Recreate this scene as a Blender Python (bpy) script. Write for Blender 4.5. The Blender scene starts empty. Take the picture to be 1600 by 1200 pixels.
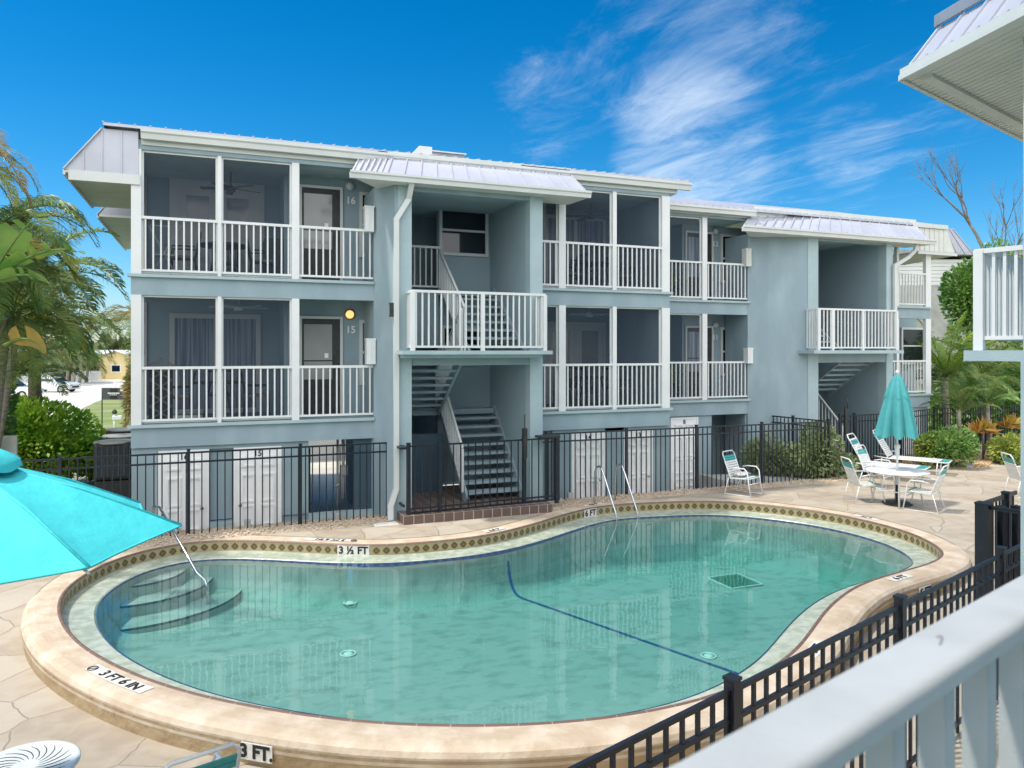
import bpy, bmesh, math, random
from mathutils import Vector, Matrix, noise
from mathutils.geometry import delaunay_2d_cdt
R = math.radians
random.seed(7)
S = bpy.context.scene
COL = S.collection
# ------------------------------------------------------------------ camera, sky, sun, exposure
F, TH, HE, HY = 1170.0, R(21.8), 3.3, 549.0
cth, sth = math.cos(TH), math.sin(TH)
cam = bpy.data.cameras.new('camera'); co = bpy.data.objects.new('camera', cam); COL.objects.link(co)
cam.sensor_width = 36; cam.lens = 36*F/1600; cam.shift_y = -(600-HY)/1600
co.location = (0, 0, HE); co.rotation_euler = (R(90), 0, -TH)
cam.clip_start = .05; cam.clip_end = 3000
cam.dof.use_dof = True; cam.dof.focus_distance = 12; cam.dof.aperture_fstop = 7
S.camera = co
S.render.engine = 'CYCLES'
S.render.resolution_x, S.render.resolution_y = 1024, 768
S.view_settings.view_transform = 'Standard'; S.view_settings.look = 'None'
S.view_settings.exposure = 0.95; S.view_settings.gamma = 1
SUN_EL, SUN_AZ = R(63), R(-77)          # azimuth from +Y, negative = towards -X
sd = Vector((math.sin(SUN_AZ)*math.cos(SUN_EL), math.cos(SUN_AZ)*math.cos(SUN_EL), math.sin(SUN_EL)))
sl = bpy.data.lights.new('sun', 'SUN'); sl.energy = 2.0; sl.angle = R(3); sl.color = (1, .95, .87)
so = bpy.data.objects.new('sun', sl); COL.objects.link(so); so.rotation_euler = sd.to_track_quat('Z', 'Y').to_euler()
W = bpy.data.worlds.new('World'); S.world = W; W.use_nodes = True
def world():
    nt = W.node_tree; n = nt.nodes; L = nt.links; n.clear()
    out = n.new('ShaderNodeOutputWorld'); bg = n.new('ShaderNodeBackground')
    sky = n.new('ShaderNodeTexSky'); sky.sky_type = 'NISHITA'; sky.sun_disc = False
    sky.sun_elevation = SUN_EL; sky.sun_rotation = SUN_AZ; sky.air_density = 1.0; sky.dust_density = .3; sky.ozone_density = 2.2
    hs = n.new('ShaderNodeHueSaturation'); hs.inputs['Saturation'].default_value = 1.5; hs.inputs['Value'].default_value = 1.0
    hs.inputs['Hue'].default_value = .488
    tn = n.new('ShaderNodeMix'); tn.data_type = 'RGBA'; tn.blend_type = 'MULTIPLY'; tn.inputs[0].default_value = 1; 
    tz = n.new('ShaderNodeSeparateXYZ'); L.new(n.new('ShaderNodeTexCoord').outputs['Generated'], tz.inputs[0])
    tm = n.new('ShaderNodeMapRange'); tm.inputs[1].default_value = .02; tm.inputs[2].default_value = .42; L.new(tz.outputs[2], tm.inputs[0])
    tx = n.new('ShaderNodeMix'); tx.data_type = 'RGBA'; L.new(tm.outputs[0], tx.inputs[0]); tx.inputs[6].default_value = (.60, .69, .85, 1); tx.inputs[7].default_value = (.08, .62, .75, 1); L.new(tx.outputs[2], tn.inputs[7])
    L.new(sky.outputs[0], hs.inputs['Color']); L.new(hs.outputs[0], tn.inputs[6])
    tc = n.new('ShaderNodeTexCoord'); sep = n.new('ShaderNodeSeparateXYZ'); L.new(tc.outputs['Generated'], sep.inputs[0])
    def M(op, a, b=None, c=None):
        m = n.new('ShaderNodeMath'); m.operation = op
        for i, v in enumerate((a, b, c)):
            if v is None: continue
            if isinstance(v, (int, float)): m.inputs[i].default_value = v
            else: L.new(v, m.inputs[i])
        return m.outputs[0]
    z = M('MAXIMUM', sep.outputs[2], .03)
    px = M('DIVIDE', sep.outputs[0], z); py = M('DIVIDE', sep.outputs[1], z)
    cb = n.new('ShaderNodeCombineXYZ'); L.new(px, cb.inputs[0]); L.new(py, cb.inputs[1])
    mp = n.new('ShaderNodeMapping'); mp.inputs['Rotation'].default_value = (0, 0, R(-38)); mp.inputs['Scale'].default_value = (1.0, .42, 1)
    L.new(cb.outputs[0], mp.inputs[0])
    def N(scale, det, dist, rough=.6, off=0):
        t = n.new('ShaderNodeTexNoise'); t.inputs['Scale'].default_value = scale; t.inputs['Detail'].default_value = det
        t.inputs['Distortion'].default_value = dist; t.inputs['Roughness'].default_value = rough
        a = n.new('ShaderNodeVectorMath'); a.operation = 'ADD'; a.inputs[1].default_value = (off, off*.7, 0)
        L.new(mp.outputs[0], a.inputs[0]); L.new(a.outputs[0], t.inputs[0]); return t.outputs['Fac']
    big = N(.85, 4, .25, .5, 3.1); fine = N(3.4, 9, .45, .68, 1.0)
    # cirrus bank: a soft patch of sky around one direction
    def patch(px_, py_, r0, r1):
        xc = (px_-800)/F; zc = 1.0; up = (HY-py_)/F
        d = Vector((xc*cth+zc*sth, -xc*sth+zc*cth, up)).normalized()
        vm = n.new('ShaderNodeVectorMath'); vm.operation = 'DOT_PRODUCT'; vm.inputs[1].default_value = d
        nv = n.new('ShaderNodeVectorMath'); nv.operation = 'NORMALIZE'; L.new(tc.outputs['Generated'], nv.inputs[0]); L.new(nv.outputs[0], vm.inputs[0])
        mr = n.new('ShaderNodeMapRange'); mr.interpolation_type = 'SMOOTHSTEP'; mr.inputs[1].default_value = math.cos(r1); mr.inputs[2].default_value = math.cos(r0)
        L.new(vm.outputs['Value'], mr.inputs[0]); return mr.outputs[0]
    p1 = patch(1230, 60, R(3), R(19)); p2 = patch(1080, 225, R(2), R(9)); p3 = patch(1330, 225, R(1), R(5)); p4 = patch(900, 170, R(1), R(9))
    m = M('MAXIMUM', M('MULTIPLY', p1, .62), p2); m = M('MAXIMUM', m, M('MULTIPLY', p3, .8)); m = M('MAXIMUM', m, M('MULTIPLY', p4, .62))
    d = M('ADD', M('MULTIPLY', big, .55), M('MULTIPLY', fine, .75))
    dm = M('SUBTRACT', M('ADD', d, M('MULTIPLY', m, .42)), .82)
    cr = n.new('ShaderNodeMapRange'); cr.interpolation_type = 'SMOOTHSTEP'; cr.inputs[1].default_value = 0.0; cr.inputs[2].default_value = .56; cr.inputs[4].default_value = .64
    L.new(dm, cr.inputs[0])
    fac = M('MULTIPLY', cr.outputs[0], M('MINIMUM', M('MULTIPLY', m, 2.2), 1.0))
    mx = n.new('ShaderNodeMix'); mx.data_type = 'RGBA'; L.new(fac, mx.inputs[0]); L.new(tn.outputs[2], mx.inputs[6]); mx.inputs[7].default_value = (5.4, 5.9, 6.4, 1)
    # unseen bright cloud bank added behind the camera as soft fill on the facade
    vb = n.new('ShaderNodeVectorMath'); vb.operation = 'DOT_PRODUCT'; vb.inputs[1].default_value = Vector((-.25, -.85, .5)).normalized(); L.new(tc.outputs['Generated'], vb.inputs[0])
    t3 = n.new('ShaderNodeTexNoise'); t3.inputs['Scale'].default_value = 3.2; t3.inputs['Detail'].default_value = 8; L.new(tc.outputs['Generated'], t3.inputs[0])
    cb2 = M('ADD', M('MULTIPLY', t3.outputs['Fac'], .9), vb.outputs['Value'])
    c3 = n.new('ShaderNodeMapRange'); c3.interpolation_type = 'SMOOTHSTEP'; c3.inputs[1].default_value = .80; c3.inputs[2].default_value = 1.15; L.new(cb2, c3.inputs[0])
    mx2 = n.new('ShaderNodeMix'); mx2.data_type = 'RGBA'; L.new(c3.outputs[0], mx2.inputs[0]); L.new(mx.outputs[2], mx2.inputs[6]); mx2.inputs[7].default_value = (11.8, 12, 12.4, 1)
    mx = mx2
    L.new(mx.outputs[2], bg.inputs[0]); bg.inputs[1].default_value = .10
    L.new(bg.outputs[0], out.inputs[0])
world()

# ------------------------------------------------------------------ small helpers
def at(px, Y, py=None):                 # a point of a plane of constant depth, measured off the photograph
    r = (px-800)/F; X = (r*cth+sth)/(cth-r*sth)*Y
    if py is None: return X
    return X, HE-(py-HY)*(X*sth+Y*cth)/F
def G(px, py, z=0):                     # a point of a level plane
    zc = F*(HE-z)/(py-HY); xc = (px-800)*zc/F
    return Vector((xc*cth+zc*sth, -xc*sth+zc*cth, z))
def Z(px, py, zc):                      # a point at a known distance
    xc = (px-800)*zc/F
    return Vector((xc*cth+zc*sth, -xc*sth+zc*cth, HE-(py-HY)*zc/F))
WL = {}
def wl(o):
    v = Vector((0, 0, 0))
    while o: v += o.location; o = o.parent
    return v
class MB:
    def __init__(s): s.v = []; s.f = []; s.uv = None; s.sm = []
    def quad(s, *p, sm=False):
        b = len(s.v); s.v += [Vector(q) for q in p]; s.f.append(tuple(range(b, b+len(p)))); s.sm.append(sm)
    def box(s, x0, x1, y0, y1, z0, z1):
        s.obox(Vector(((x0+x1)/2, (y0+y1)/2, (z0+z1)/2)), Vector((1, 0, 0)), Vector((0, 1, 0)), Vector((0, 0, 1)), abs(x1-x0)/2, abs(y1-y0)/2, abs(z1-z0)/2); return s
    def obox(s, c, ax, ay, az, hx, hy, hz):
        b = len(s.v); c = Vector(c)
        for i in (-1, 1):
            for j in (-1, 1):
                for k in (-1, 1): s.v.append(c+ax*hx*i+ay*hy*j+az*hz*k)
        for q in ((0, 1, 3, 2), (4, 6, 7, 5), (0, 4, 5, 1), (2, 3, 7, 6), (0, 2, 6, 4), (1, 5, 7, 3)): s.f.append(tuple(b+i for i in q)); s.sm.append(False)
        return s
    def bar(s, a, b, w, h, up=(0, 0, 1)):
        a = Vector(a); b = Vector(b); d = (b-a); l = d.length; d.normalize(); up = Vector(up)
        sd_ = d.cross(up)
        if sd_.length < 1e-4: sd_ = d.cross(Vector((0, 1, 0)))
        sd_.normalize(); u = sd_.cross(d).normalized()
        return s.obox((a+b)/2, d, sd_, u, l/2, w/2, h/2)
    def tube(s, pts, r, n=8, cap=True, closed=False):
        pts = [Vector(p) for p in pts]; m = len(pts); rr = r if isinstance(r, (list, tuple)) else [r]*m
        b = len(s.v); prev = None
        for i, p in enumerate(pts):
            if closed: d = pts[(i+1) % m]-pts[i-1]
            else: d = pts[min(i+1, m-1)]-pts[max(i-1, 0)]
            d.normalize()
            if prev is None:
                a = Vector((0, 0, 1)) if abs(d.z) < .9 else Vector((1, 0, 0)); u = d.cross(a).normalized()
            else:
                u = (prev-d*prev.dot(d))
                u = u.normalized() if u.length > 1e-5 else d.orthogonal().normalized()
            prev = u; w = d.cross(u)
            for k in range(n):
                t = 2*math.pi*k/n; s.v.append(p+(u*math.cos(t)+w*math.sin(t))*rr[i])
        for i in range(m if closed else m-1):
            for k in range(n):
                j = (i+1) % m
                s.f.append((b+i*n+k, b+i*n+(k+1) % n, b+j*n+(k+1) % n, b+j*n+k)); s.sm.append(True)
        if cap and not closed:
            s.f.append(tuple(b+k for k in range(n))); s.sm.append(False)
            s.f.append(tuple(b+(m-1)*n+k for k in reversed(range(n)))); s.sm.append(False)
        return s
    def lathe(s, c, prof, n=24, sm=True):
        c = Vector(c); b = len(s.v)
        for r, z in prof:
            for k in range(n):
                t = 2*math.pi*k/n; s.v.append(c+Vector((r*math.cos(t), r*math.sin(t), z)))
        for i in range(len(prof)-1):
            for k in range(n): s.f.append((b+i*n+k, b+i*n+(k+1) % n, b+(i+1)*n+(k+1) % n, b+(i+1)*n+k)); s.sm.append(sm)
        return s
    def strip(s, A, B, closed=True, sm=True):
        n = len(A); b = len(s.v); s.v += [Vector(p) for p in A]+[Vector(p) for p in B]
        for i in range(n if closed else n-1):
            j = (i+1) % n; s.f.append((b+i, b+j, b+n+j, b+n+i)); s.sm.append(sm)
        return s
    def slab(s, poly, z0, z1):          # prism with vertical sides
        n = len(poly); b = len(s.v)
        s.v += [Vector((p[0], p[1], z0)) for p in poly]+[Vector((p[0], p[1], z1)) for p in poly]
        s.f.append(tuple(b+i for i in reversed(range(n)))); s.f.append(tuple(b+n+i for i in range(n))); s.sm += [False, False]
        for i in range(n):
            j = (i+1) % n; s.f.append((b+i, b+j, b+n+j, b+n+i)); s.sm.append(False)
        return s
    def build(s, name, m, parent=None, bevel=0, label=None, stuff=False, fix=True):
        me = bpy.data.meshes.new(name); off = wl(parent) if parent else Vector((0, 0, 0))
        me.from_pydata([tuple(p-off) for p in s.v], [], s.f); me.polygons.foreach_set('use_smooth', s.sm)
        if s.uv:
            ul = me.uv_layers.new(name='UVMap')
            for li, l in enumerate(me.loops): ul.data[li].uv = s.uv[l.vertex_index]
        if fix and len(s.f) < 60000:
            bm = bmesh.new(); bm.from_mesh(me); bmesh.ops.recalc_face_normals(bm, faces=bm.faces); bm.to_mesh(me); bm.free()
        me.materials.append(m); o = bpy.data.objects.new(name, me); COL.objects.link(o)
        if parent: o.parent = parent
        if bevel:
            bv = o.modifiers.new('bevel', 'BEVEL'); bv.width = bevel; bv.segments = 2; bv.limit_method = 'ANGLE'
        if label: o['label'] = label
        if stuff: o['kind'] = 'stuff'
        return o
def tag(o, label, cat, group=None):
    o['label'] = label; o['category'] = cat
    if group: o['group'] = group
    return o
def thing(name, label, cat, loc=(0, 0, 0), group=None):
    o = bpy.data.objects.new(name, None); COL.objects.link(o); o.location = loc; o.empty_display_size = .2
    return tag(o, label, cat, group)
def struct(o): o['kind'] = 'structure'; return o
def kids(o): return [c for c in bpy.data.objects if c.parent == o]
def dup(root, loc, rz, label, group=None, first=False):
    if first: r = root
    else:
        r = root.copy(); COL.objects.link(r)
        for ch in kids(root):
            c = ch.copy(); COL.objects.link(c); c.parent = r
            for g in kids(ch):
                d = g.copy(); COL.objects.link(d); d.parent = c
    r.location = loc; r.rotation_euler = (0, 0, rz); r['label'] = label
    if group: r['group'] = group
    return r
def text(s, size, M4, m, name, parent, ext=.002, bold=.0, sx=1.0):
    cu = bpy.data.curves.new(name, 'FONT'); cu.body = s; cu.size = size; cu.extrude = ext; cu.align_x = 'CENTER'; cu.align_y = 'CENTER'; cu.offset = bold
    cu.resolution_u = 3
    t = bpy.data.objects.new('t', cu); COL.objects.link(t); dg = bpy.context.evaluated_depsgraph_get(); dg.update()
    me = bpy.data.meshes.new_from_object(t.evaluated_get(dg)); bpy.data.objects.remove(t)
    me.transform(Matrix.Diagonal((sx, 1, 1, 1)))
    off = wl(parent) if parent else Vector((0, 0, 0))
    me.transform(Matrix.Translation(-off) @ M4); me.materials.clear(); me.materials.append(m); me.name = name
    o = bpy.data.objects.new(name, me); COL.objects.link(o); o.parent = parent
    return o
def frame(o, x, y):                     # matrix from origin, x axis, y axis
    o = Vector(o); x = Vector(x).normalized(); y = Vector(y).normalized(); z = x.cross(y)
    return Matrix(((x.x, y.x, z.x, o.x), (x.y, y.y, z.y, o.y), (x.z, y.z, z.z, o.z), (0, 0, 0, 1)))
FRONT = lambda p: frame(p, (1, 0, 0), (0, 0, 1))

# ------------------------------------------------------------------ materials
def pr(name, c, rough=.6, metal=0, spec=.5, c2=None, nscale=3, bump=0, bscale=40, det=5, coat=0, mixr=(.4, .65), stretch=None):
    m = bpy.data.materials.new(name); m.use_nodes = True; nt = m.node_tree; b = nt.nodes['Principled BSDF']; L = nt.links
    b.inputs['Base Color'].default_value = (*c, 1); b.inputs['Roughness'].default_value = rough; b.inputs['Metallic'].default_value = metal
    b.inputs['Specular IOR Level'].default_value = spec; b.inputs['Coat Weight'].default_value = coat
    tc = nt.nodes.new('ShaderNodeTexCoord'); src = tc.outputs['Object']
    if stretch:
        mp = nt.nodes.new('ShaderNodeMapping'); mp.inputs['Scale'].default_value = stretch; L.new(src, mp.inputs[0]); src = mp.outputs[0]
    if c2:
        t = nt.nodes.new('ShaderNodeTexNoise'); t.inputs['Scale'].default_value = nscale; t.inputs['Detail'].default_value = det; L.new(src, t.inputs[0])
        mr = nt.nodes.new('ShaderNodeMapRange'); mr.inputs[1].default_value = mixr[0]; mr.inputs[2].default_value = mixr[1]; L.new(t.outputs['Fac'], mr.inputs[0])
        x = nt.nodes.new('ShaderNodeMix'); x.data_type = 'RGBA'; L.new(mr.outputs[0], x.inputs[0]); x.inputs[6].default_value = (*c, 1); x.inputs[7].default_value = (*c2, 1)
        L.new(x.outputs[2], b.inputs['Base Color'])
    if bump:
        t2 = nt.nodes.new('ShaderNodeTexNoise'); t2.inputs['Scale'].default_value = bscale; t2.inputs['Detail'].default_value = 4; L.new(tc.outputs['Object'], t2.inputs[0])
        bp = nt.nodes.new('ShaderNodeBump'); bp.inputs['Strength'].default_value = 1; bp.inputs['Distance'].default_value = bump; L.new(t2.outputs['Fac'], bp.inputs['Height']); L.new(bp.outputs[0], b.inputs['Normal'])
    return m
M_ = {}
M_['stucco'] = pr('stucco_paint', (.255, .34, .38), .85, c2=(.33, .42, .455), det=9, mixr=(.42, .80), stretch=(1, 1, .4), nscale=2.2, bump=.004, bscale=70)
M_['stucco_light'] = pr('stucco_trim_paint', (.33, .43, .455), .8, c2=(.37, .47, .49), nscale=2.2, bump=.003, bscale=60)
M_['stucco_mid'] = pr('stucco_inner_paint', (.27, .36, .40), .85, c2=(.29, .385, .425), nscale=1.1, bump=.003, bscale=70)
M_['white'] = pr('white_metal_paint', (.70, .71, .70), .45, c2=(.65, .665, .655), nscale=2)
M_['white2'] = pr('white_vinyl_trim', (.60, .62, .60), .5, c2=(.55, .57, .55), nscale=1.2)
M_['doorw'] = pr('white_door_paint', (.84, .84, .83), .5, c2=(.80, .80, .79), nscale=3)
M_['soffit'] = pr('soffit_panel_paint', (.62, .63, .60), .6, c2=(.57, .58, .55), nscale=2)
M_['black'] = pr('black_fence_metal', (.009, .012, .018), .38, spec=.5, c2=(.013, .017, .025), nscale=9)
M_['darkwin'] = pr('window_glass', (.012, .018, .026), .04, spec=.6)
M_['steel'] = pr('polished_steel', (.62, .63, .64), .18, metal=1, c2=(.5, .52, .53), nscale=14)
M_['curtain'] = pr('glass_with_shade', (.33, .33, .31), .12, spec=.6, c2=(.26, .27, .26), nscale=1.5)
M_['blind'] = pr('vertical_blind', (.30, .36, .42), .35, c2=(.10, .13, .18), nscale=7, stretch=(3, 3, .05), mixr=(.42, .56))
M_['navy'] = pr('navy_metal_and_stair_shade', (.045, .085, .12), .5, c2=(.055, .1, .14), nscale=2)
M_['concrete'] = pr('grey_concrete', (.42, .42, .40), .9, c2=(.33, .33, .31), nscale=2, bump=.004, bscale=60)
M_['teal'] = pr('teal_canvas', (.07, .35, .36), .8, c2=(.06, .31, .32), nscale=5, bump=.001, bscale=300)
M_['aqua'] = pr('aqua_canvas', (.06, .60, .61), .75, c2=(.045, .53, .55), nscale=1.5, bump=.02, bscale=5)
M_['strapt'] = pr('teal_vinyl_strap', (.05, .30, .29), .5, c2=(.06, .35, .34), nscale=20)
M_['strapw'] = pr('white_vinyl_strap', (.72, .72, .69), .5, c2=(.64, .64, .60), nscale=12)
M_['dark'] = pr('dark_plastic', (.02, .022, .022), .5, c2=(.035, .035, .035), nscale=8)
M_['tan'] = pr('tan_wicker', (.22, .18, .13), .8, c2=(.15, .12, .08), nscale=12)
M_['rubber'] = pr('tyre_rubber', (.015, .015, .015), .8)
M_['carwhite'] = pr('white_car_paint', (.72, .73, .74), .25, coat=.6)
M_['carsilver'] = pr('silver_car_paint', (.42, .45, .47), .28, coat=.6)
M_['bark'] = pr('bark', (.22, .17, .12), .9, c2=(.12, .09, .06), nscale=9, bump=.02, bscale=20)
M_['palmbark'] = pr('palm_trunk', (.33, .30, .25), .9, c2=(.2, .17, .13), nscale=6, bump=.02, bscale=14, stretch=(1, 1, 6))
M_['yellow'] = pr('yellow_house_paint', (.72, .58, .28), .8, c2=(.68, .54, .26), nscale=.6)
M_['wsiding'] = pr('white_siding', (.72, .73, .72), .7, c2=(.66, .67, .66), nscale=.5)
M_['greyroof'] = pr('grey_shingle', (.33, .34, .35), .9, c2=(.25, .26, .27), nscale=5)
M_['ink'] = pr('black_marking_paint', (.012, .012, .012), .7)
M_['wtile'] = pr('white_marker_tile', (.72, .70, .64), .4, c2=(.64, .61, .55), nscale=20)
M_['wnum'] = pr('white_number_paint', (.80, .82, .80), .5)
M_['rock'] = pr('grey_rock', (.3, .3, .29), .9, c2=(.2, .2, .2), nscale=8, bump=.02, bscale=15)
M_['towel'] = pr('patterned_towel', (.55, .53, .52), .95, c2=(.2, .2, .22), nscale=9, stretch=(1, 6, 1), mixr=(.48, .54))

def leafmat(name, c, c2, tr=.35, nscale=2.0):
    m = bpy.data.materials.new(name); m.use_nodes = True; nt = m.node_tree; L = nt.links; n = nt.nodes; n.clear()
    o = n.new('ShaderNodeOutputMaterial'); p = n.new('ShaderNodeBsdfPrincipled'); t = n.new('ShaderNodeBsdfTranslucent'); mx = n.new('ShaderNodeMixShader')
    tc = n.new('ShaderNodeTexCoord'); no = n.new('ShaderNodeTexNoise'); no.inputs['Scale'].default_value = nscale; no.inputs['Detail'].default_value = 4; L.new(tc.outputs['Object'], no.inputs[0])
    mr = n.new('ShaderNodeMapRange'); mr.inputs[1].default_value = .38; mr.inputs[2].default_value = .62; L.new(no.outputs['Fac'], mr.inputs[0])
    x = n.new('ShaderNodeMix'); x.data_type = 'RGBA'; L.new(mr.outputs[0], x.inputs[0]); x.inputs[6].default_value = (*c, 1); x.inputs[7].default_value = (*c2, 1)
    L.new(x.outputs[2], p.inputs['Base Color']); L.new(x.outputs[2], t.inputs['Color']); p.inputs['Roughness'].default_value = .42
    mx.inputs[0].default_value = tr; L.new(p.outputs[0], mx.inputs[1]); L.new(t.outputs[0], mx.inputs[2]); L.new(mx.outputs[0], o.inputs[0])
    return m
M_['palm'] = leafmat('palm_leaf', (.09, .19, .045), (.27, .34, .09), .4)
M_['palmdry'] = leafmat('dry_palm_leaf', (.40, .29, .11), (.22, .22, .08))
M_['palmyel'] = leafmat('golden_palm_leaf', (.46, .40, .06), (.26, .34, .06))
M_['banana'] = leafmat('banana_leaf', (.09, .20, .035), (.19, .30, .06), .35, 3)
M_['bananadry'] = leafmat('dry_banana_leaf', (.42, .27, .06), (.25, .2, .05), .3, 3)
M_['bush'] = leafmat('bright_hedge_leaf', (.15, .34, .03), (.42, .60, .06), .35, 1.4)
M_['tree'] = leafmat('broad_leaf', (.08, .20, .04), (.22, .36, .07), .3, 1.6)
M_['juniper'] = leafmat('juniper_leaf', (.14, .20, .08), (.30, .36, .18), .2, 3)
M_['croton'] = leafmat('croton_leaf', (.48, .2, .05), (.5, .38, .06), .3, 5)
M_['shrub'] = leafmat('shrub_leaf', (.09, .21, .05), (.25, .37, .09), .3, 4)
M_['ylshrub'] = leafmat('yellow_shrub_leaf', (.42, .46, .09), (.20, .28, .06), .3, 5)
M_['far'] = leafmat('far_tree_leaf', (.06, .09, .045), (.10, .13, .06), .2, .3)
M_['lime'] = leafmat('lime_palm_leaf', (.22, .36, .03), (.34, .48, .06), .45, 3)

def screen_mat():
    m = bpy.data.materials.new('insect_screen'); m.use_nodes = True; n = m.node_tree.nodes; L = m.node_tree.links; n.clear()
    o = n.new('ShaderNodeOutputMaterial'); t = n.new('ShaderNodeBsdfTransparent'); d = n.new('ShaderNodeBsdfPrincipled'); mx = n.new('ShaderNodeMixShader')
    d.inputs['Base Color'].default_value = (.035, .055, .09, 1); d.inputs['Roughness'].default_value = .6; d.inputs['Specular IOR Level'].default_value = .3
    mx.inputs[0].default_value = .36; L.new(t.outputs[0], mx.inputs[1]); L.new(d.outputs[0], mx.inputs[2]); L.new(mx.outputs[0], o.inputs[0]); return m
M_['screen'] = screen_mat()

def roof_metal(name, axis=0, pitch=.3):
    m = pr(name, (.47, .48, .54), .4, metal=.15, c2=(.42, .43, .48), nscale=1.5); return m
M_['metal'] = roof_metal('ribbed_roof_metal')
M_['flash'] = pr('roof_edge_flashing', (.36, .38, .42), .45, metal=.3, c2=(.28, .3, .33), nscale=3)

def deck_mat():
    m = bpy.data.materials.new('stamped_concrete'); m.use_nodes = True; nt = m.node_tree; n = nt.nodes; L = nt.links; b = n['Principled BSDF']
    tc = n.new('ShaderNodeTexCoord'); wn = n.new('ShaderNodeTexNoise'); wn.inputs['Scale'].default_value = 1.3; wn.inputs['Detail'].default_value = 4; L.new(tc.outputs['Object'], wn.inputs[0])
    vs = n.new('ShaderNodeVectorMath'); vs.operation = 'SCALE'; vs.inputs['Scale'].default_value = .30; L.new(wn.outputs['Color'], vs.inputs[0])
    va = n.new('ShaderNodeVectorMath'); L.new(tc.outputs['Object'], va.inputs[0]); L.new(vs.outputs[0], va.inputs[1])
    fl = n.new('ShaderNodeVectorMath'); fl.operation = 'MULTIPLY'; fl.inputs[1].default_value = (1, 1, 0); L.new(va.outputs[0], fl.inputs[0])
    v1 = n.new('ShaderNodeTexVoronoi'); v1.feature = 'DISTANCE_TO_EDGE'; v1.inputs['Scale'].default_value = .95; L.new(fl.outputs[0], v1.inputs[0])
    v2 = n.new('ShaderNodeTexVoronoi'); v2.inputs['Scale'].default_value = .95; L.new(fl.outputs[0], v2.inputs[0])
    gr = n.new('ShaderNodeMapRange'); gr.inputs[1].default_value = .002; gr.inputs[2].default_value = .012; L.new(v1.outputs['Distance'], gr.inputs[0])
    sp = n.new('ShaderNodeSeparateColor'); L.new(v2.outputs['Color'], sp.inputs[0])
    n1 = n.new('ShaderNodeTexNoise'); n1.inputs['Scale'].default_value = 2.6; n1.inputs['Detail'].default_value = 8; n1.inputs['Distortion'].default_value = .8; L.new(tc.outputs['Object'], n1.inputs[0])
    ad = n.new('ShaderNodeMath'); ad.operation = 'MULTIPLY_ADD'; ad.inputs[1].default_value = .35; L.new(sp.outputs[0], ad.inputs[0]); L.new(n1.outputs['Fac'], ad.inputs[2])
    cr = n.new('ShaderNodeValToRGB'); e = cr.color_ramp.elements; e[0].position = .42; e[0].color = (.335, .27, .20, 1); e[1].position = .85; e[1].color = (.44, .38, .30, 1)
    k = e.new(.62); k.color = (.395, .33, .25, 1); L.new(ad.outputs[0], cr.inputs[0])
    mx = n.new('ShaderNodeMix'); mx.data_type = 'RGBA'; mx.inputs[6].default_value = (.31, .255, .195, 1); L.new(gr.outputs[0], mx.inputs[0]); L.new(cr.outputs[0], mx.inputs[7])
    L.new(mx.outputs[2], b.inputs['Base Color']); b.inputs['Roughness'].default_value = .72
    n2 = n.new('ShaderNodeTexNoise'); n2.inputs['Scale'].default_value = 7; n2.inputs['Detail'].default_value = 6; n2.inputs['Distortion'].default_value = 1.5; L.new(tc.outputs['Object'], n2.inputs[0])
    ma = n.new('ShaderNodeMath'); ma.operation = 'MULTIPLY_ADD'; ma.inputs[1].default_value = .55; L.new(n2.outputs['Fac'], ma.inputs[0]); L.new(gr.outputs[0], ma.inputs[2])
    bp = n.new('ShaderNodeBump'); bp.inputs['Distance'].default_value = .008; bp.inputs['Strength'].default_value = .8; L.new(ma.outputs[0], bp.inputs['Height']); L.new(bp.outputs[0], b.inputs['Normal'])
    return m
M_['deck'] = deck_mat()
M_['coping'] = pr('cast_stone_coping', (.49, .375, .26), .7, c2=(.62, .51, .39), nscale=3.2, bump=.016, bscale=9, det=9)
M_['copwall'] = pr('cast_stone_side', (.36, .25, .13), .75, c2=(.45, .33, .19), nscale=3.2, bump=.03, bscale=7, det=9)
M_['ledge'] = pr('wet_gutter_plaster', (.33, .38, .29), .25, c2=(.48, .51, .43), nscale=7, bump=.006, bscale=18, det=8)
M_['plaster'] = pr('pool_plaster', (.33, .36, .33), .8, c2=(.22, .26, .235), nscale=3.4, det=12, mixr=(.48, .72), stretch=(1, 1.6, 1))
M_['nosing'] = pr('dark_teal_nosing_tile', (.03, .09, .12), .4)
M_['bluetile'] = pr('blue_line_tile', (.02, .09, .26), .4)
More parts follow.
